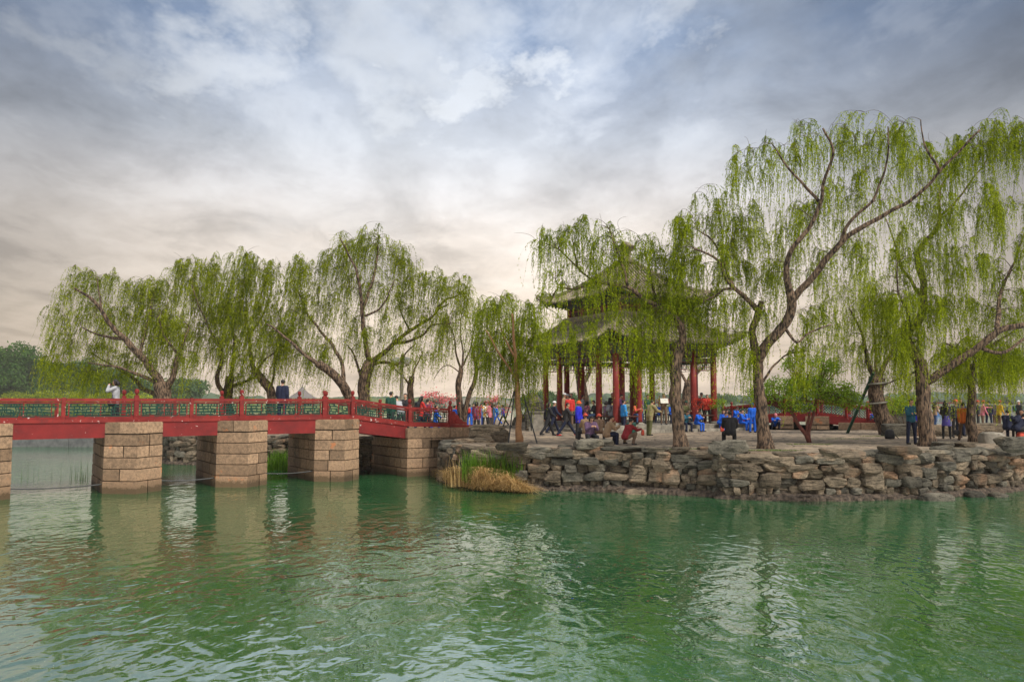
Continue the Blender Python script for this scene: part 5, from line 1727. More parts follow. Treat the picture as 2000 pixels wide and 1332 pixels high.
    em = ev.to_mesh()
    nv = len(em.vertices)
    co = np.empty(nv * 3, np.float32); em.vertices.foreach_get('co', co); co = co.reshape(-1, 3).astype(float)
    faces = [list(p.vertices) for p in em.polygons]
    ev.to_mesh_clear()
    bpy.data.objects.remove(ob); bpy.data.meshes.remove(me)
    fc = np.array([co[f].mean(0) for f in faces])
    # clothing zones by the nearest bone
    best = np.full(len(fc), 9.0); zone = np.zeros(len(fc), int)
    ZI = {'skin': 0, 'top': 1, 'hip': 1, 'legs': 2, 'shoe': 3}
    for c in caps:
        p, q = c[0], c[1]
        d = q - p
        t = np.clip(((fc - p) @ d) / (d @ d), 0, 1)
        r = c[2] + (c[3] - c[2]) * t
        dist = np.linalg.norm(fc - p - t[:, None] * d, axis=1) / np.maximum(r, .01)
        z = np.full(len(fc), ZI[c[4]])
        if c[4] == 'legs' and np.allclose(q, c[1]) and c[2] > .085:
            z = np.where(t * .43 < hem, 1, 2)
        if c[4] == 'hip':
            z = np.where(t * .13 < .13 + hem, 1, 2)
        w = dist < best
        best = np.where(w, dist, best); zone = np.where(w, z, zone)
    hd_ = np.linalg.norm((fc - head) * [1, 1, .9], axis=1)
    zone = np.where(hd_ < .125 * hs, 0, zone)
    zone = np.where(((fc - neck) @ hdir > .035) & (hd_ < .2), 0, zone)
    out = MB()
    out.add(co, faces, zone)
    # eyes, mouth
    for sx in (-1, 1):
        out.ball(hp(sx * .030, .0835, .012), np.array([.011, .008, .008]) * hs, 6, 4, 4, M=Rh)
        out.ball(hp(sx * .031, .086, .032), np.array([.017, .006, .004]) * hs, 6, 4, 4, M=Rh)
    out.ball(hp(0, .087, -.055), np.array([.021, .008, .007]) * hs, 6, 4, 5, M=Rh)
    # hands: five bent fingers each, rooted in the palm
    for i in range(2):
        wr, fd, sx = J['hand%d' % i]
        acr = ndir(np.cross(fd, [sx, .3, .2]))
        pn = ndir(np.cross(acr, fd))
        if pn @ np.array([-sx, .4, 0]) < 0: pn = -pn
        for k, (o, ln) in enumerate([(-.024, .062), (-.008, .072), (.008, .068), (.023, .052)]):
            a = wr + fd * .085 + acr * o
            b_ = a + (fd * .85 + pn * .35) * ln * .5
            c_ = b_ + (fd * .5 + pn * .8) * ln * .5
            out.tube([a, b_, c_], [.0092, .0085, .0065], 5, 0)
        a = wr + fd * .04 - acr * .028
        b_ = a + ndir(fd * .7 - acr * .7 + pn * .3) * .035
        out.tube([a, b_, b_ + ndir(fd + pn * .4) * .03], [.011, .0095, .0075], 5, 0)
    topm = top if not isinstance(top, str) else cloth(top)
    legm = cloth(legs)
    shm = SHOEM if shoe is None else cloth(shoe)
    rot = rzm(-R(face))
    pos = np.array(pos, float)
    place = lambda W: (W + np.array([0, 0, zoff])) * s @ rot.T + pos
    root = empty(name, label, 'person', pos, group)
    def put(nm, m, mats, parent, smooth=True):
        m.V = [place(v) for v in m.V]
        return part(nm, m, mats, parent, smooth)
    put('body', out, [SKINM, topm, legm, shm, EYEM, LIPM], root)
    # hair
    if hair:
        hm = MB()
        n, f = ico(3)
        v = n * np.array([.088, .104, .100]) * hs
        keepz = np.where(n[:, 1] > .25, .50, np.where(n[:, 1] > -.25, .02, -.62))
        z = v[:, 2] / (.1 * hs)
        low = z < keepz
        v[low] = v[low] * np.array([.80, .80, .92])
        v = v * (1 + .03 * np.sin(n[:, :1] * 31) * np.sin(n[:, 2:3] * 23))
        hm.add((v + np.array([0, -.008, .028]) * hs) @ Rh.T + head, f)
        if hair in ('long', 'bob'):
            ln = .40 if hair == 'long' else .17
            pts = [hp(0, -.065, .06), hp(0, -.092, -.03), hp(0, -.10, -.12)]
            if hair == 'long':
                back = neck - tdir * (ln * .5) - fwd * (.15 + bulk)
                pts += [back + tdir * .08, back - tdir * .10]
            hm.tube(pts, np.array([.05, .082, .085, .08, .04][:len(pts)]) * hs, 10)
            for sx in (-1, 1): hm.tube([hp(sx * .06, .01, .06), hp(sx * .085, -.01, -.02), hp(sx * .075, -.03, -.12)], np.array([.03, .032, .02]) * hs, 7)
        put('hair', hm, HAIRM, root)
    if hat:
        kind, colr = hat
        hm = MB()
        v, f = ico(2)
        vv = v * np.array([.098, .112, .095]) * hs
        vv[:, 2] = np.maximum(vv[:, 2], -.012)
        hm.add((vv + np.array([0, -.006, .052]) * hs) @ Rh.T + head, f)
        if kind == 'cap':
            br = [hp(.075 * math.sin(a), .07 + .095 * math.cos(a), .052 - .01 * math.cos(a)) for a in np.linspace(-1.5, 1.5, 9)]
            br2 = [hp(.06 * math.sin(a), .05, .055) for a in np.linspace(-1.5, 1.5, 9)]
            G = np.array([br2, br]); hm.grid(G); hm.grid(G - Rh @ np.array([0, 0, .008]), flip=True)
        else:
            th = np.linspace(0, 6.283, 19)
            G = np.array([[hp(.09 * math.cos(a), .104 * math.sin(a), .052) for a in th], [hp(.145 * math.cos(a), .16 * math.sin(a), .018) for a in th]])
            hm.grid(G); hm.grid(G - Rh @ np.array([0, 0, .008]), flip=True)
        put('hat', hm, cloth(colr), root)
    if skirt:
        hm = MB()
        prof = [(.145, .10), (.155, 0), (.185, -.18), (.20, -.36)]
        th = np.linspace(0, 6.283, 19)
        G = np.array([[pel + np.array([r * math.cos(a) * 1.05, r * math.sin(a) * .85, z]) for a in th] for r, z in prof])
        hm.grid(G)
        put('skirt', hm, cloth(skirt), root)
    if extra == 'backpack':
        hm = MB()
        c = pel + tdir * .34 - fwd * (.20 + bulk)
        M = np.stack([side, fwd, tdir], 1)
        v, f = ico(3)
        q = np.sign(v) * np.abs(v) ** .5
        hm.add((q * np.array([.145, .085, .19])) @ M.T + c, f)
        hm.add((q * np.array([.10, .04, .08])) @ M.T + c - fwd * .08 - tdir * .07, f)
        return root, (hm, place)
    J2 = {k: place(np.array([v[0] + v[1] * .1]))[0] for k, v in J.items() if k.startswith('hand')}
    return root, J2

def backpack(info, color, label):
    hm, place = info
    hm.V = [place(v) for v in hm.V]
    c = np.concatenate(hm.V).mean(0)
    solo('backpack', hm, cloth(color), label, 'backpack', c, None, True)
def hand_bag(p, color, label, size=(.20, .10, .17), drop=.12, cat='bag', nm='bag'):
    mb = MB()
    v, f = ico(3)
    q = np.sign(v) * np.abs(v) ** .55
    c = np.array(p) - [0, 0, drop + size[2] / 2]
    q = q * np.array(size) * .5 * (1 + .15 * q[:, 2:3] * -1)
    mb.add(q + c, f)
    if drop > .03:
        mb.tube([c + [0, -.03, size[2] * .45], np.array(p) + [0, -.02, 0], np.array(p) + [0, .02, 0], c + [0, .03, size[2] * .45]], .008, 5)
    return solo(nm, mb, cloth(color), label, cat, c, None, True)

def build_people():
    ZP = 1.87
    def on(u, v, z=GZ): return gp(u, v, z)
    def by(u, Y, z): q = at(u, 784, Y); return np.array([q[0], Y, z])
    # ---- on the red bridge
    def bridge_at(u, k):
        # point of the deck k metres back that is seen in column u
        best = None
        for a in np.linspace(-9, 14.5, 1200):
            q = bp(a, k, 0)
            uu = 1000 + F_PX * q[0] / q[1]
            if best is None or abs(uu - u) < best[0]: best = (abs(uu - u), a)
        a = best[1]
        q = bp(a, k, 0); q[2] = float(np.interp(a, [-50, 8.2, 10.75, 14.0, 15.2, 17], [2.30, 2.28, 1.80, 1.62, 1.6, 1.55]))
        return q
    r, J = figure(bridge_at(228, 2.9), 262, 'photo', 1.62, 'lightgrey', 'black', 'bob', bulk=.012, hem=.12, label='woman in a grey jacket on the bridge photographing with raised arms')
    mb = MB(); hnd = (J['hand0'] + J['hand1']) / 2
    mb.box(hnd, (.07, .13, .08)); mb.lathe(hnd + [-.035, 0, -.03], [(.03, 0), (.03, .06)], 10); solo('camera_body', mb, BLACK_METAL, 'small black camera held up by the woman on the bridge', 'camera', hnd)
    hand_bag(bridge_at(228, 2.7) + [-.10, -.05, 1.12], 'black', 'black shoulder bag of the woman photographing on the bridge', (.28, .16, .30), .10)
    figure(bridge_at(552, 2.6), 15, 'stand', 1.70, 'navy', 'navy', 'short', bulk=.03, hem=.16, turn=(35, 0), label='man in a navy jacket standing on the bridge with his back turned')
    figure(bridge_at(764, 2.2), 25, 'stand', 1.66, 'green', 'dark', 'short', bulk=.02, label='person in a dark green jacket on the bridge ramp')
    figure(bridge_at(784, 1.9), 320, 'lean', 1.66, 'lightgrey', 'dark', 'short', label='person in pale grey stooping over the bridge ramp')
    figure(bridge_at(793, 2.7), 200, 'stand2', 1.68, 'dark', 'black', 'short', hat=None, label='person in dark clothes facing the stooping person on the ramp')
    r, info = figure(bridge_at(822, 2.0), 60, 'walk', 1.66, 'red', 'navy', 'long', extra='backpack', label='person in red walking off the bridge with a black backpack'); backpack(info, 'black', 'black backpack on the person in red at the bridge end')
    figure(bridge_at(836, 2.4), 20, 'stand', 1.50, plaid('plum', 'darkred'), 'navy', 'short', label='person in a dark plum top behind the lower end of the bridge railing')
    figure(bridge_at(851, 2.6), 80, 'walk', 1.30, 'blue', 'blue', 'short', child=True, label='child in blue tracksuit walking behind the lower bridge railing')
    # ---- behind the rock pile
    r, info = figure(by(905, 50.0, GZ), 30, 'stand', 1.42, 'blue', 'blue', 'bob', child=True, extra=None, label='child in blue tracksuit with dark hair next to the red backpack')
    r, info = figure(by(917, 49.0, GZ), 8, 'stand', 1.42, 'blue', 'blue', 'short', child=True, extra='backpack', label='child in blue tracksuit wearing a big red backpack'); backpack(info, 'red', 'bright red backpack on the child at the bridge end')
    r, J = figure(by(931, 42.0, GZ), 20, 'stand', 1.58, plaid('darkred', 'plum'), 'dark', 'bob', bulk=.02, hem=.2, label='woman in a red and dark plaid jacket standing behind the rock pile')
    figure(by(939, 52.0, GZ), 130, 'stand', 1.40, 'sky', 'blue', 'short', child=True, label='child in light blue half hidden by the plaid jacket woman')
    figure(by(948, 45.0, GZ), 150, 'phone', 1.60, plaid('yellow', 'white'), 'dark', 'bob', label='woman in yellow and white looking down behind the rock pile')
    figure(by(957, 44.0, GZ), 285, 'stand2', 1.60, 'pink', 'dark', 'long', bulk=.012, label='woman in pink with long dark hair seen from the side')
    figure(by(971, 57.0, GZ), 265, 'walk', 1.38, 'blue', 'blue', 'short', child=True, label='child in blue tracksuit walking alone near the blossoming sapling')
    for (u, Y, fc_, ps, h_, tc, lc, lab) in [(887, 47, 40, 'walk', 1.42, 'blue', 'blue', 'child in blue tracksuit just past the end board of the railing'), (896, 52, 150, 'stand', 1.6, 'red', 'dark', 'person in red standing between the bridge end and the pale stems'), (925, 55, 200, 'stand', 1.42, 'blue', 'blue', 'child in blue tracksuit facing the lake side behind the red backpack'), (964, 51, 60, 'phone', 1.42, 'sky', 'blue', 'child in light blue looking down right of the long haired woman'), (983, 54, 300, 'walk', 1.42, 'blue', 'navy', 'child in blue walking just left of the prop poles')]:
        figure(by(u, Y, GZ), fc_, ps, h_, tc, lc, 'short', child=h_ < 1.5, label=lab)
    # ---- seated beyond the bridge railing
    for (u, Y, lab) in [(588, 44.5, 'child in blue seen low through the lattice left of the double finial posts'), (603, 45.5, 'child in blue with bent back seen through the bridge lattice'), (651, 43.5, 'child in blue seated behind the short bay over the third pier'), (622, 46.0, 'child in dark blue seated beyond the bridge railing')]:
        figure(by(u, Y, GZ), random.choice((150, 200, 100)), 'sitbend', 1.45, 'blue' if 'dark' not in lab else 'navy', 'blue', 'short', seat=.42, child=True, label=lab)
    # ---- plaza, left of the pavilion
    figure(on(1070, 851), 72, 'walk', 1.62, 'black', 'black', 'bob', bulk=.02, hem=.16, label='person all in black walking beside the man with a white cap')
    figure(on(1081, 847), 75, 'walk', 1.66, 'navy', 'navy', 'short', hat=('cap', 'white'), bulk=.02, hem=.14, label='man in dark blue with a white cap walking to the pavilion')
    figure(on(1106, 851), 85, 'stride', 1.64, 'dark', 'navy', 'short', bulk=.018, hem=.12, shoe='red', label='person striding in dark jacket and red soled shoes')
    figure(on(1130, 857), 110, 'stand', 1.60, 'royal', 'dark', 'short', hat=('brim', 'orange'), bulk=.035, hem=.18, label='person in a vivid blue coat and orange sun hat')
    figure(by(1113, 43.2, ZP), 5, 'stand', 1.55, 'red', 'brown', 'short', bulk=.03, hem=.10, label='person in a red jacket seen from behind at the pavilion step')
    figure(by(1102, 44.2, ZP), 120, 'stand', 1.66, 'tan', 'dark', 'short', hat=('cap', 'white'), label='person with a white cap behind the red jacket at the pavilion')
    figure(by(1109, 45.2, ZP), 200, 'stand', 1.62, 'grey', 'dark', 'short', hat=('cap', 'lightgrey'), label='person in grey with a pale cap deeper in the pavilion entrance')
    figure(by(1116, 46.2, ZP), 220, 'stand', 1.70, 'brown', 'dark', 'short', label='bareheaded man in brown deeper in the pavilion entrance')
    # seated cluster on the low rock
    figure(on(1152, 871), 168, 'sitread', 1.58, 'plum', 'black', 'bob', bulk=.02, seat=.32, hem=.1, label='woman in a plum jacket sitting on the low rock looking at her hands')
    figure(on(1146, 861), 340, 'sit', 1.55, 'tan', 'dark', 'short', hat=('brim', 'coral'), bulk=.02, seat=.32, label='person in tan with a coral hat sitting back to back with the plum jacket woman')
    figure(on(1170, 861), 10, 'sit', 1.52, 'brown', 'dark', 'short', hat=('brim', 'coral'), bulk=.02, seat=.32, label='person in brown with a coral hat seen from behind on the low rock')
    figure(on(1184, 868), 82, 'siteat', 1.58, 'tan', 'navy', 'short', bulk=.03, seat=.30, hem=.14, label='woman in a tan jacket eating, seated sideways on the low rock')
    r, J = figure(on(1221, 869), 55, 'squat', 1.60, 'darkred', 'brown', 'short', bulk=.012, hem=.02, label='person in a dark red sweater squatting on the edge of the wall')
    hand_bag(J['hand1'] + [.02, 0, -.02], 'coral', 'coral red bag in the hand of the squatting person', (.12, .10, .22), .0)
    figure(on(1218, 844), 70, 'stand2', 1.66, 'sky', 'navy', 'short', bulk=.025, hem=.06, label='man in a bright blue jacket standing by the front pavilion column')
    figure(on(1269, 851), 60, 'lean', 1.68, 'khaki', 'olive', 'short', bulk=.035, hem=.2, lean=14, label='person in a grey green jacket and khaki trousers stepping by the green bin')
    # inside the pavilion
    def ben(side_, t, inner=0):
        # a seat on the bench: side 0 = right front edge, 1 = left front edge; t from the near corner
        x, y = (-HC + t * 2 * HC, -HC) if side_ == 0 else (-HC, -HC + t * 2 * HC)
        return PW(x, y, ZP)
    fo = {0: 150, 1: 240}
    r, J = figure(ben(1, .40), 60, 'sit', 1.60, plaid('plum', 'pink'), 'jeans', 'bob', label='woman in a mottled plum top sitting on the left bench of the pavilion')
    figure(ben(1, .30) + [.1, -.35, 0], 262, 'sit', 1.70, 'black', 'jeans', 'short', label='man in a black top and blue jeans sitting sideways on the pavilion bench')
    figure(ben(1, .14), 55, 'sit', 1.62, plaid('plum', 'brown'), 'dark', 'bob', label='woman in a brown patterned top on the bench behind the front column')
    r, info = figure(ben(1, .07), 60, 'sit', 1.68, 'grey', 'dark', 'short', extra='backpack', label='man with a grey backpack on the bench next to the front column'); backpack(info, 'grey', 'grey backpack leaning out over the pavilion bench')
    figure(ben(0, .19) + [.0, .3, 0], 150, 'siteat', 1.60, 'coral', 'jeans', 'bob', bulk=.02, label='woman in a coral jacket eating on the right bench of the pavilion')
    figure(PW(-2.4, -2.4, ZP), 120, 'phone', 1.62, 'grape', 'dark', 'short', label='person in a dark purple top standing between the front columns')
    figure(PW(-2.2, -1.4, ZP), 200, 'stand', 1.70, 'black', 'dark', 'short', label='person in black standing behind the coral jacket woman')
    r, J = figure(by(1296, 44.0, ZP), 185, 'phone', 1.66, 'brown', 'brown', 'short', label='person in brown holding an open paper on the pavilion step')
    mb = MB(); c = (J['hand0'] + J['hand1']) / 2 + [0, -.03, .05]; mb.box(c, (.42, .012, .30), M=rx(-.5)); solo('paper_map', mb, material('paper', (.62, .60, .52), (.5, .48, .42), 12, .8), 'open pale paper held by the person in brown', 'paper', c)
    figure(by(1288, 46.0, ZP), 200, 'sit', 1.40, 'blue', 'navy', 'short', child=True, label='child in blue seated behind the person with the paper')
    figure(by(1311, 45.2, ZP), 170, 'sit', 1.40, 'blue', 'navy', 'short', child=True, label='child in blue seated right of the person with the paper')
    figure(ben(0, .93) + [0, .1, 0], 190, 'folded', 1.62, 'red', 'dark', 'short', bulk=.03, label='woman in a red jacket standing by the rightmost pavilion column')
    figure(ben(0, .88) + [.1, .8, 0], 170, 'stand', 1.72, 'black', 'dark', 'short', hat=('cap', 'black'), label='man in black with a black cap behind the red jacket woman')
    figure(ben(0, .78) + [0, .5, 0], 140, 'sit', 1.60, 'red', 'dark', 'bob', label='woman in red half hidden by the red leaved bush')
    figure(ben(0, .70) + [0, .4, 0], 150, 'sit', 1.60, 'olive', 'navy', 'short', hat=('cap', 'green'), label='person in olive behind the red leaved bush')
    for (q, fc_, ps, tc, lc, ht, lab) in [(PW(-2.9, .6, ZP), 80, 'stand', 'lightgrey', 'dark', None, 'person in pale grey standing far inside the pavilion on the left'), (PW(-1.4, -2.9, ZP), 200, 'stand2', 'plum', 'navy', None, 'person in plum standing just right of the front columns'), (PW(-.6, -2.6, ZP), 150, 'stand', 'green', 'dark', None, 'person in dark green inside the pavilion left of the paper reader'),
                                       (PW(1.1, -3.1, ZP), 175, 'sit', 'blue', 'blue', None, 'child in blue on the pavilion floor left of the twisted trunk'), (PW(1.9, -2.2, ZP), 190, 'stand', 'dark', 'dark', ('cap', 'grey'), 'person in dark clothes with a grey cap behind the twisted trunk'), (PW(2.6, -1.5, ZP), 160, 'stand', 'orange', 'dark', None, 'person in orange deep inside the pavilion on the right'),
                                       (PW(4.4, -4.4, ZP - .2), 150, 'sitread', 'blue', 'blue', None, 'child in blue sitting on the upper step below the red jacket woman')]:
        figure(q, fc_, ps, 1.6 if 'child' not in lab else 1.42, tc, lc, 'short', hat=ht, child='child' in lab, label=lab)
    # blue tracksuits on the steps right of the pavilion
    def step(u, k=.25):
        best = None
        for x in np.linspace(-5, 6.5, 800):
            q = PW(x, -(HC + 2.0) + k, GZ)
            uu = 1000 + F_PX * q[0] / q[1]
            if best is None or abs(uu - u) < best[0]: best = (abs(uu - u), q)
        return best[1]
    for u, fc_, ps, tc, lc, lab in [(1337, 160, 'sitread', 'teal', 'navy', 'child in a teal hooded top beside the twisted willow trunk'), (1358, 130, 'sitread', 'blue', 'blue', 'child in blue tracksuit bent over on the pavilion step right of the willow trunk'),
                                    (1402, 118, 'sitbend', 'blue', 'blue', 'child in blue tracksuit leaning forward left of the man in the black coat'), (1412, 200, 'sit', 'blue', 'blue', 'child in blue tracksuit sitting upright behind the leaning child'), (1423, 250, 'sit', 'sky', 'blue', 'child in lighter blue sitting behind the man in the black coat'),
                                    (1444, 118, 'sit', 'blue', 'blue', 'child in blue tracksuit sitting with hands together right of the black coat'), (1457, 150, 'sit', 'blue', 'blue', 'child in blue tracksuit partly behind the one with hands together')]:
        figure(step(u), fc_, ps, 1.45, tc, lc, 'short', seat=.40, child=True, bulk=.02, label=lab)
    figure(on(1470, 845), 170, 'stand', 1.48, 'blue', 'blue', 'short', hat=('cap', 'teal'), child=True, bulk=.02, label='child in blue tracksuit standing next to the forked willow trunk')
    figure(on(1480, 842), 120, 'stand', 1.42, 'sky', 'blue', 'short', child=True, label='child in lighter blue hidden behind the forked willow trunk')
    figure(on(1513, 839), 185, 'squat', 1.50, 'blue', 'navy', 'short', hat=('cap', 'pink'), child=True, bulk=.02, label='child in blue squatting right of the forked willow trunk')
    # man on the boulder
    r, J = figure(on(1427, 866), 8, 'sit', 1.70, 'black', 'black', 'short', bulk=.045, hem=.25, seat=.36, turn=(25, 5), label='man in a black coat sitting on the grey boulder with his back turned')
    hand_bag(on(1411, 858) + [0, 0, .62], 'coral', 'coral red bag beside the man in the black coat', (.16, .12, .26), .02)
    # right side
    figure(on(1781, 868), 165, 'folded', 1.68, 'teal', 'navy', 'short', bulk=.012, hem=.03, turn=(28, 4), label='man in a dark teal sweater standing with folded arms by the big trunk')
    figure(on(1793, 858), 150, 'stand', 1.60, 'royal', 'navy', 'short', label='person in vivid blue mostly hidden behind the big willow trunk')
    figure(by(1722, 46.5, GZ), 250, 'sitbend', 1.50, 'royal', 'navy', 'short', seat=.6, label='person in vivid blue seated behind the strapped willow')
    figure(by(1733, 47.5, GZ), 240, 'sit', 1.45, 'sky', 'navy', 'short', seat=.45, label='child in sky blue seated by the upright rock')
    figure(by(1692, 48.5, GZ), 120, 'sitbend', 1.45, 'sky', 'blue', 'short', seat=.4, child=True, label='child in sky blue bending behind the rear bridge railing')
    figure(by(1660, 48.5, GZ), 230, 'sitbend', 1.45, plaid('green', 'plum'), 'navy', 'short', seat=.45, label='person in green and plum behind the rear bridge lattice')
    figure(by(1825, 50.5, GZ), 80, 'reach', 1.60, 'tan', 'jeans', 'long', shoe='orange', label='woman in tan posing with a raised arm by the lake')
    figure(by(1841, 49.5, GZ), 100, 'reach', 1.45, 'khaki', 'navy', 'short', shoe='red', label='boy in khaki reaching out at the lake edge')
    figure(on(1850, 857), 20, 'stand2', 1.64, 'dark', 'black', 'long', skirt='purple', label='woman with long dark hair in a purple skirt and black tights')
    figure(on(1869, 855), 190, 'stand', 1.66, 'dark', 'dark', 'short', hat=('cap', 'coral'), label='person in dark clothes with a coral cap facing the long haired woman')
    figure(on(1877, 852), 180, 'stand', 1.72, 'navy', 'navy', 'short', bulk=.02, label='man in a navy suit with open collar behind the orange sweater')
    r, J = figure(on(1884, 861), 15, 'walk', 1.62, 'rust', 'brown', 'short', hem=.06, bulk=.012, label='woman in an orange sweater walking away on the plaza')
    hand_bag(on(1869, 862) + [0, 0, .62], 'dark', 'dark handbag by the woman in the orange sweater', (.22, .12, .22), .12)
    for (u, Y, fc_, ps, tc, lc, hat_, lab) in [(1909, 49, 120, 'stand', 'dark', 'dark', ('cap', 'red'), 'person in dark grey with a red cap right of the dark trunk'), (1918, 48, 100, 'reach', 'pink', 'brown', ('cap', 'coral'), 'woman in a pink jacket and coral cap reaching sideways'), (1930, 49, 20, 'stand', 'navy', 'navy', None, 'person in navy seen from behind next to the pink jacket'),
                                               (1942, 50, 80, 'stand2', plaid('plum', 'grey'), 'brown', None, 'person in mottled plum right of the person in navy'), (1950, 49, 80, 'reach', 'yellow', 'brown', ('cap', 'red'), 'person in yellow with a red cap stretching out an arm'), (1990, 52, 250, 'stand', 'dark', 'dark', ('cap', 'white'), 'person in dark clothes at the right edge by the lake')]:
        figure(by(u, Y, GZ), fc_, ps, 1.64, tc, lc, 'short', hat=hat_, label=lab)
    r, info = figure(by(1973, 47, GZ), 300, 'stand2', 1.62, 'grey', 'dark', 'bob', extra='backpack', label='person in grey with a green backpack at the far right'); backpack(info, 'green', 'green backpack of the person in grey at the far right')
    figure(on(1968, 858), 60, 'sit', 1.66, 'navy', 'navy', 'short', bulk=.02, seat=.42, label='man in a navy suit sitting on the stone bench at the right')
    r, info = figure(on(1984, 862), 78, 'sitbend', 1.66, 'navy', 'black', 'short', bulk=.03, seat=.44, hem=.1, extra='backpack', label='person in a navy jacket stooping forward at the right edge'); backpack(info, 'navy', 'navy backpack on the stooping person at the right edge')
    hand_bag(on(1996, 862) + [0, 0, .42], 'coral', 'round coral red bag on the boulder at the right edge', (.34, .28, .30), .0)
    figure(on(2003, 858), 265, 'sit', 1.64, 'navy', 'dark', 'short', seat=.44, label='person in navy facing the stooping person at the right edge')
build_people()
# ------------------------------------------------------------------ rocks on the plaza and in the water
def build_rocks():
    BROWN = ROCK
    rock(1152, 876, 1.05, .36, .75, 'low grey rock carrying the group of seated people', pw=.45)
    rock(1180, 874, .80, .30, .6, 'second low rock under the woman in the tan jacket', pw=.45)
    rock(1427, 884, 1.22, .42, .75, 'large grey slanted boulder under the man in the black coat', tilt=.04, pw=.36)
    rock(1657, 893, 1.25, .24, .8, 'flat pale slab lying on the wall edge near the middle right', tilt=-.05, mats=BROWN, pw=.36)
    rock(1768, 886, 1.25, .24, .7, 'flat brown slab lying at the foot of the big right trunk', mats=BROWN, pw=.34)
    rock(1862, 874, 1.05, .22, .7, 'flat stone slab resting on stacked stones behind the big right trunk', pw=.34)
    rock(1848, 880, .7, .16, .5, 'thin slab leaning beside the stacked stones', tilt=.1)
    rock(1893, 876, .6, .24, .5, 'rounded rock right of the stacked flat slab', mats=BROWN)
    rock(1950, 866, 1.05, .46, .6, 'squared stone bench under the man in the navy suit', pw=.28, rough=.08, mats=STONE)
    rock(1996, 880, 1.15, .48, .8, 'big dark boulder at the right edge of the plaza', pw=.45)
    rock(1000, 879, 1.10, .27, .6, 'long dark slab lying in front of the propped young willow', pw=.34, z=GZ - .05)
    # rock pile beside the end of the bridge
    for (u, v, w, h, d, z, lab) in [(950, 858, 1.55, .62, 1.2, 1.62, 'large rounded boulder on top of the rock pile beside the bridge'), (940, 866, 1.1, .45, .7, 1.25, 'layered boulder under the rounded top of the rock pile'), (905, 866, 1.0, .40, .8, 1.28, 'flat boulder of the rock pile next to the granite abutment'),
                                    (892, 884, .9, .40, .7, .90, 'grey block in the lower left of the rock pile'), (915, 888, 1.0, .36, .7, .98, 'broad brown block in the lower middle of the rock pile'), (878, 905, .8, .42, .6, .55, 'lowest grey block of the rock pile above the dry reeds'), (870, 945, .55, .42, .5, -.05, 'dark rock standing in the water at the abutment corner'), (976, 862, .8, .62, .7, 1.42, 'upright brown rock at the right end of the rock pile')]:
        Y = {870: 31.6}.get(u, 32.4 if z > 1.3 else 31.9)
        rock(u, v, w, h, d, lab, z=z, Y=Y, mats=BROWN if 'block' not in lab or 'brown' in lab else ROCK_GREY, sink=.1, pw=.62, rough=.2)
    for (u, v, w, h, d, lab) in [(1738, 812, 1.1, 2.0, .7, 'upright brown rock at the lake edge right of the strapped willow'), (1765, 818, .9, 1.4, .7, 'smaller upright rock beside the tall upright rock'), (1024, 815, 1.7, .9, .9, 'dark low rock behind the propped young willow'), (1044, 800, 1.1, 2.3, .9, 'tall eroded garden rock left of the pavilion')]:
        Y = 47.0 if u > 1500 else (50 if u < 1030 else 46)
        rock(u, v, w, h, d, lab, z=GZ, Y=Y, mats=BROWN if 'brown' in lab else ROCK_GREY, rough=.26)
    for i, (u, v, w, h, lab) in enumerate([(1762, 852, 1.6, .62, 'grey boulder in the low ledge left of the man with folded arms'), (1838, 852, 2.4, .55, 'long low ledge rock behind the woman with the purple skirt'), (1880, 850, 1.8, .5, 'ledge rock behind the orange sweater'), (1925, 850, 2.6, .6, 'long low ledge rock right of the dark trunk'), (1812, 846, 1.5, .5, 'ledge rock just right of the big trunk')]):
        rock(u, v, w, h, .9, lab, mats=BROWN if i % 2 else ROCK_GREY, pw=.36)
    for (u, v, w, h, lab) in [(1840, 979, 1.1, .32, 'largest rounded boulder in the water at the right'), (1912, 972, .65, .26, 'smooth boulder between two others in the water at the right'), (1962, 972, .60, .22, 'rightmost smooth boulder in the water'), (1243, 966, .80, .20, 'flat boulder at the water line in the middle of the wall')]:
        rock(u, v, w, h, .6, lab, z=0, mats=ROCK_GREY if 'flat' not in lab else BROWN, pw=.7, sink=.5, rough=.10)
build_rocks()

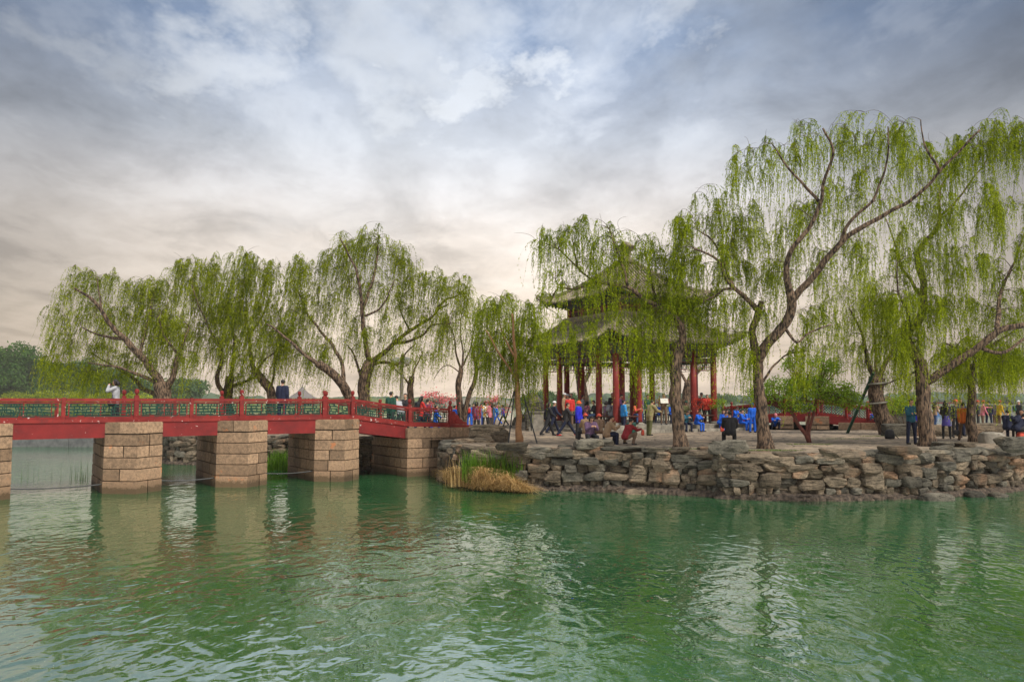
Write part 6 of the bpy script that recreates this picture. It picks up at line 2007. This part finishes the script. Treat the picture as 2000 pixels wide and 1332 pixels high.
# ------------------------------------------------------------------ small furniture
def build_furniture():
    # lamp post with two globes behind the bridge ramp
    b = at(784, 810, 43.0); b[2] = GZ
    root = empty('street_lamp', 'pale street lamp with two white globes between the left willows', 'street lamp', b)
    mb = MB(); mb.lathe(b, [(.20, 0), (.20, .15), (.14, .22), (.105, .5), (.09, 3.9), (.13, 3.95), (.13, 4.02), (.07, 4.06), (.07, 4.18), (0, 4.2)], 12)
    for sx in (-1, 1): mb.tube([b + [0, 0, 3.55], b + [sx * .18, 0, 3.52], b + [sx * .27, 0, 3.58]], .03, 6); mb.lathe(b + [sx * .27, 0, 3.56], [(.06, 0), (.09, .05), (.09, .08)], 10)
    part('pole', mb, PALE_METAL, root)
    for sx in (-1, 1):
        mb = MB(); mb.ball(b + [sx * .27, 0, 3.82], .21, 16, 12); part('globe', mb, GLOBE, root, smooth=True)
    # poles propping the young willow
    for (u0, v0, u1, v1, lab) in [(1004, 765, 974, 862, 'dark prop pole leaning left of the young willow'), (1005, 764, 993, 866, 'dark prop pole standing just left of the orange trunk'), (1022, 770, 1049, 866, 'dark prop pole leaning right of the young willow')]:
        p = gp(u1, v1); q = at(u0, v0, 32.4)
        mb = MB(); mb.tube([p, q], .026, 7)
        solo('prop_pole', mb, BLACK_METAL, lab, 'pole', p, 'poles propping the young willow')
    p = gp(1655, 846); q = at(1706, 728, 39.6)
    mb = MB(); mb.tube([p, q], .075, 8)
    solo('prop_pole', mb, material('green pole', (.02, .075, .045), (.015, .05, .03), 6, .6), 'long green pole propping the strapped willow on the right', 'pole', p)
    mb = MB()
    for v in (787, 749):
        c = at(1713, v, 40.0); th = np.linspace(0, 6.283, 20)
        mb.tube([c + [.45 * math.cos(a), .45 * math.sin(a), .05 * math.cos(a)] for a in th], .05, 6)
    solo('tree_strap', mb, SPUR, 'grey padded straps round the thick leaning willow trunk', 'strap', at(1713, 787, 40))
    # green bin
    b = gp(1233, 851)
    root = empty('litter_bin', 'dark green litter bin in front of the pavilion steps', 'bin', b)
    mb = MB(); mb.lathe(b, [(.20, 0), (.215, .05), (.235, .5), (.245, .55)], 14); part('bin_body', mb, material('bin plastic', (.012, .075, .055), (.01, .055, .04), 6, .5), root)
    mb = MB(); mb.lathe(b + [0, 0, .55], [(.255, 0), (.255, .04), (.20, .08), (0, .10)], 14); part('lid', mb, material('bin lid', (.014, .06, .05), rough=.45), root)
    # stone tablet beside the pavilion
    b = gp(1052, 842)
    root = empty('stone_tablet', 'square grey stone tablet in a black frame left of the pavilion', 'tablet', b)
    mb = MB(); mb.box(b + [0, .3, .10], (1.1, .7, .24)); mb.box(b + [0, .3, .62], (.92, .5, .82)); mb.box(b + [0, .3, 1.07], (1.02, .6, .10)); part('stone_block', mb, STONE, root)
    mb = MB()
    for sx in (-1, 1): mb.box(b + [sx * .40, -.02, .62], (.05, .06, 1.2))
    for z in (.05, 1.18): mb.box(b + [0, -.02, z], (.84, .05, .05))
    part('frame', mb, BLACK_METAL, root)
    # backpack on the ground
    b = gp(1738, 857)
    mb = MB(); v, f = ico(3); q = np.sign(v) * np.abs(v) ** .6
    mb.add(q * np.array([.19, .14, .24]) * (1 - .2 * q[:, 2:3]) + b + [0, 0, .23], f); mb.tube([b + [.1, -.05, .3], b + [.26, -.05, .12], b + [.36, -.05, .03]], .02, 5)
    solo('backpack', mb, cloth('black'), 'black backpack standing on the ground by the strapped willow', 'backpack', b, None, True)
build_furniture()

# ------------------------------------------------------------------ across the lake
def build_far():
    FAR_WOOD = material('far wood', (.065, .10, .05), (.035, .06, .032), .06, .95)
    # shore
    mb = MB()
    xs = np.linspace(-1350, 1350, 90)
    shore = lambda x: 620 + 60 * mnoise.noise((x * .002, 1.3, 0)) - 170 * math.exp(-((x - 30) / 60) ** 2) * 0
    P = [[(x, shore(x) + dy, z) for x in xs] for dy, z in ((0, -1), (1, .6), (60, 2.0), (300, 4))]
    mb.grid(P, flip=True)
    o = part('far_shore', mb, material('far bank', (.12, .13, .07), (.08, .09, .05), .05, .95))
    tagit(o, 'low far shore across the lake', 'shore', kind='structure')
    mb = MB()
    n, f = ico(2)
    rd = random.Random(3)
    for i in range(1500):
        x = rd.uniform(-900, 1000)
        y = shore(x) + rd.uniform(4, 120)
        hh = 3.5 + 4.0 * (mnoise.noise((x * .012, 2.2, 0)) + .5) + rd.uniform(-1, 1.5) + (y - shore(x)) * .02
        if -260 < x < 20: hh *= .72
        hh = max(hh, 1.5)
        w = rd.uniform(4, 8)
        q = n * np.array([w, w * .7, hh * .55])
        q = q * (1 + .22 * np.array([[mnoise.noise(Vector(p) * 2.3 + Vector((i, 0, 0)))] for p in n]))
        mb.add(q + np.array([x, y, 1 + hh * .5]), f, 0, rd.random())
    o = part('far_wood', mb, FAR_WOOD)
    tagit(o, 'wooded far shore fading in the haze across the lake', 'wood', kind='stuff')
    # bluish darker grove nearer, left of the pavilion
    for i, (u, Y, h, w, lab) in enumerate([(1050, 300, 6.5, 7, 'dark hazy tree on the far point left of the pavilion'), (1030, 305, 5.0, 6, 'lower hazy tree at the tip of the far point'), (1076, 310, 6.0, 7, 'hazy tree of the far point behind the left columns'), (1110, 320, 5.5, 8, 'hazy tree of the far point behind the pavilion benches'), (1410, 420, 6.5, 12, 'hazy trees of the far point right of the pavilion')]):
        b = at(u, 784, Y); b[2] = .8
        broadleaf('far_tree', lab, 'tree', b, [(.3, .1, [(0, 0, -1), (0, 0, h * .4), (.1, 0, h * .7)])], [((-.3 * w, 0, h * .4), (w * .5, w * .4, h * .35)), ((.3 * w, 0, h * .45), (w * .5, w * .4, h * .4)), ((0, 0, h * .65), (w * .5, w * .4, h * .38))], 2600, .75, LEAF_HAZE, group='trees on the far points', clump=40)
    # arched stone bridge far away
    b = at(935, 786, 520); b[2] = 0
    mb = MB()
    L = 46.0
    xs = np.linspace(-L / 2, L / 2, 60)
    top = 2.0 + 3.0 * (1 - (2 * xs / L) ** 2)
    prof = []
    for sgn in (0, 6):
        up = np.stack([b[0] + xs, np.full(60, b[1] + sgn), top + .9], 1)
        ar = np.abs(np.sin(xs / L * math.pi * 9))
        lo = np.stack([b[0] + xs, np.full(60, b[1] + sgn), np.maximum(-.5, (top - .8) * np.where(ar > .35, ar, 0) - .2)], 1)
        prof += [up, lo]
    mb.grid([prof[1], prof[0]], flip=True); mb.grid([prof[0], prof[2]], flip=True); mb.grid([prof[1], prof[3]])
    solo('arched_bridge', mb, STONE, 'long arched stone bridge far across the lake', 'bridge', b)
    # small far pavilion seen over the railing
    b = at(590, 784, 330); b[2] = 1.5
    root = empty('far_pavilion', 'small distant pavilion with a pointed grey roof seen over the red railing', 'pavilion', b)
    mb = MB()
    th = np.linspace(0, 6.283, 9)
    G = [[(b[0] + r * math.cos(a), b[1] + r * math.sin(a), b[2] + z) for a in th] for r, z in ((6.6, 3.0), (5.0, 3.6), (3.4, 4.8), (3.2, 4.8), (2.4, 5.4), (1.2, 6.6), (.25, 7.8), (.02, 9.0))]
    mb.grid(G); part('roof', mb, material('far roof', (.17, .15, .14), rough=.9), root)
    mb = MB()
    for a in th[:8]: mb.tube([(b[0] + 5 * math.cos(a), b[1] + 5 * math.sin(a), b[2] - 2), (b[0] + 5 * math.cos(a), b[1] + 5 * math.sin(a), b[2] + 3.3)], .25, 6)
    part('column', mb, RED_COL, root)
    mb = MB(); mb.prism([(b[0] + 8 * math.cos(a), b[1] + 8 * math.sin(a)) for a in th[:8]], -.5, b[2] + .2); part('terrace', mb, STONE, root)
    # tour boat on the lake
    b = at(1845, 790, 190); b[2] = 0
    root = empty('tour_boat', 'long tour boat with a red and blue roof out on the lake', 'boat', b)
    W_ = material('boat white', (.62, .60, .58), rough=.5)
    mb = MB()
    hull = [(-5.5, -1.2), (4.4, -1.2), (6.4, 0), (4.4, 1.2), (-5.5, 1.2)]
    mb.prism([(b[0] + x, b[1] + y) for x, y in hull], -.1, .85); part('hull', mb, material('boat blue', (.05, .12, .30), rough=.5), root)
    mb = MB(); mb.box(b + [-.8, 0, 1.35], (8.0, 1.9, .9)); cab = part('cabin', mb, W_, root)
    mb = MB()
    for k in range(9): mb.box(b + [-4.2 + k * .85, -.96, 1.45], (.55, .03, .45))
    part('window', mb, material('dark glass', (.03, .04, .05), rough=.2), cab)
    for k in range(7):
        mb = MB(); mb.tube([b + [-4.6 + k * 1.3, -1.0, 1.8], b + [-4.6 + k * 1.3, -1.0, 2.75]], .05, 6); part('post', mb, RED, root)
    mb = MB(); mb.box(b + [-.8, 0, 2.82], (9.0, 2.5, .16)); mb.box(b + [-.8, 0, 1.86], (8.6, 2.2, .12)); part('roof', mb, RED, root)
build_far()

# ------------------------------------------------------------------ the air over the lake
def build_haze():
    mb = MB(); mb.box((0, 560, 13.0), (2900, 1400, 30.0))
    m = bpy.data.materials.new('haze air'); m.use_nodes = True
    m.node_tree.nodes.clear()
    g = NT(m.node_tree); out = g.n('ShaderNodeOutputMaterial'); v = g.n('ShaderNodeVolumePrincipled')
    v.inputs['Density'].default_value = .00022
    v.inputs['Color'].default_value = (.90, .87, .84, 1)
    v.inputs['Anisotropy'].default_value = 0.0
    g.link(v.outputs[0], out.inputs['Volume'])
    o = part('haze', mb, m)
    tagit(o, 'pale haze in the air over the lake', 'haze', kind='stuff')
build_haze()
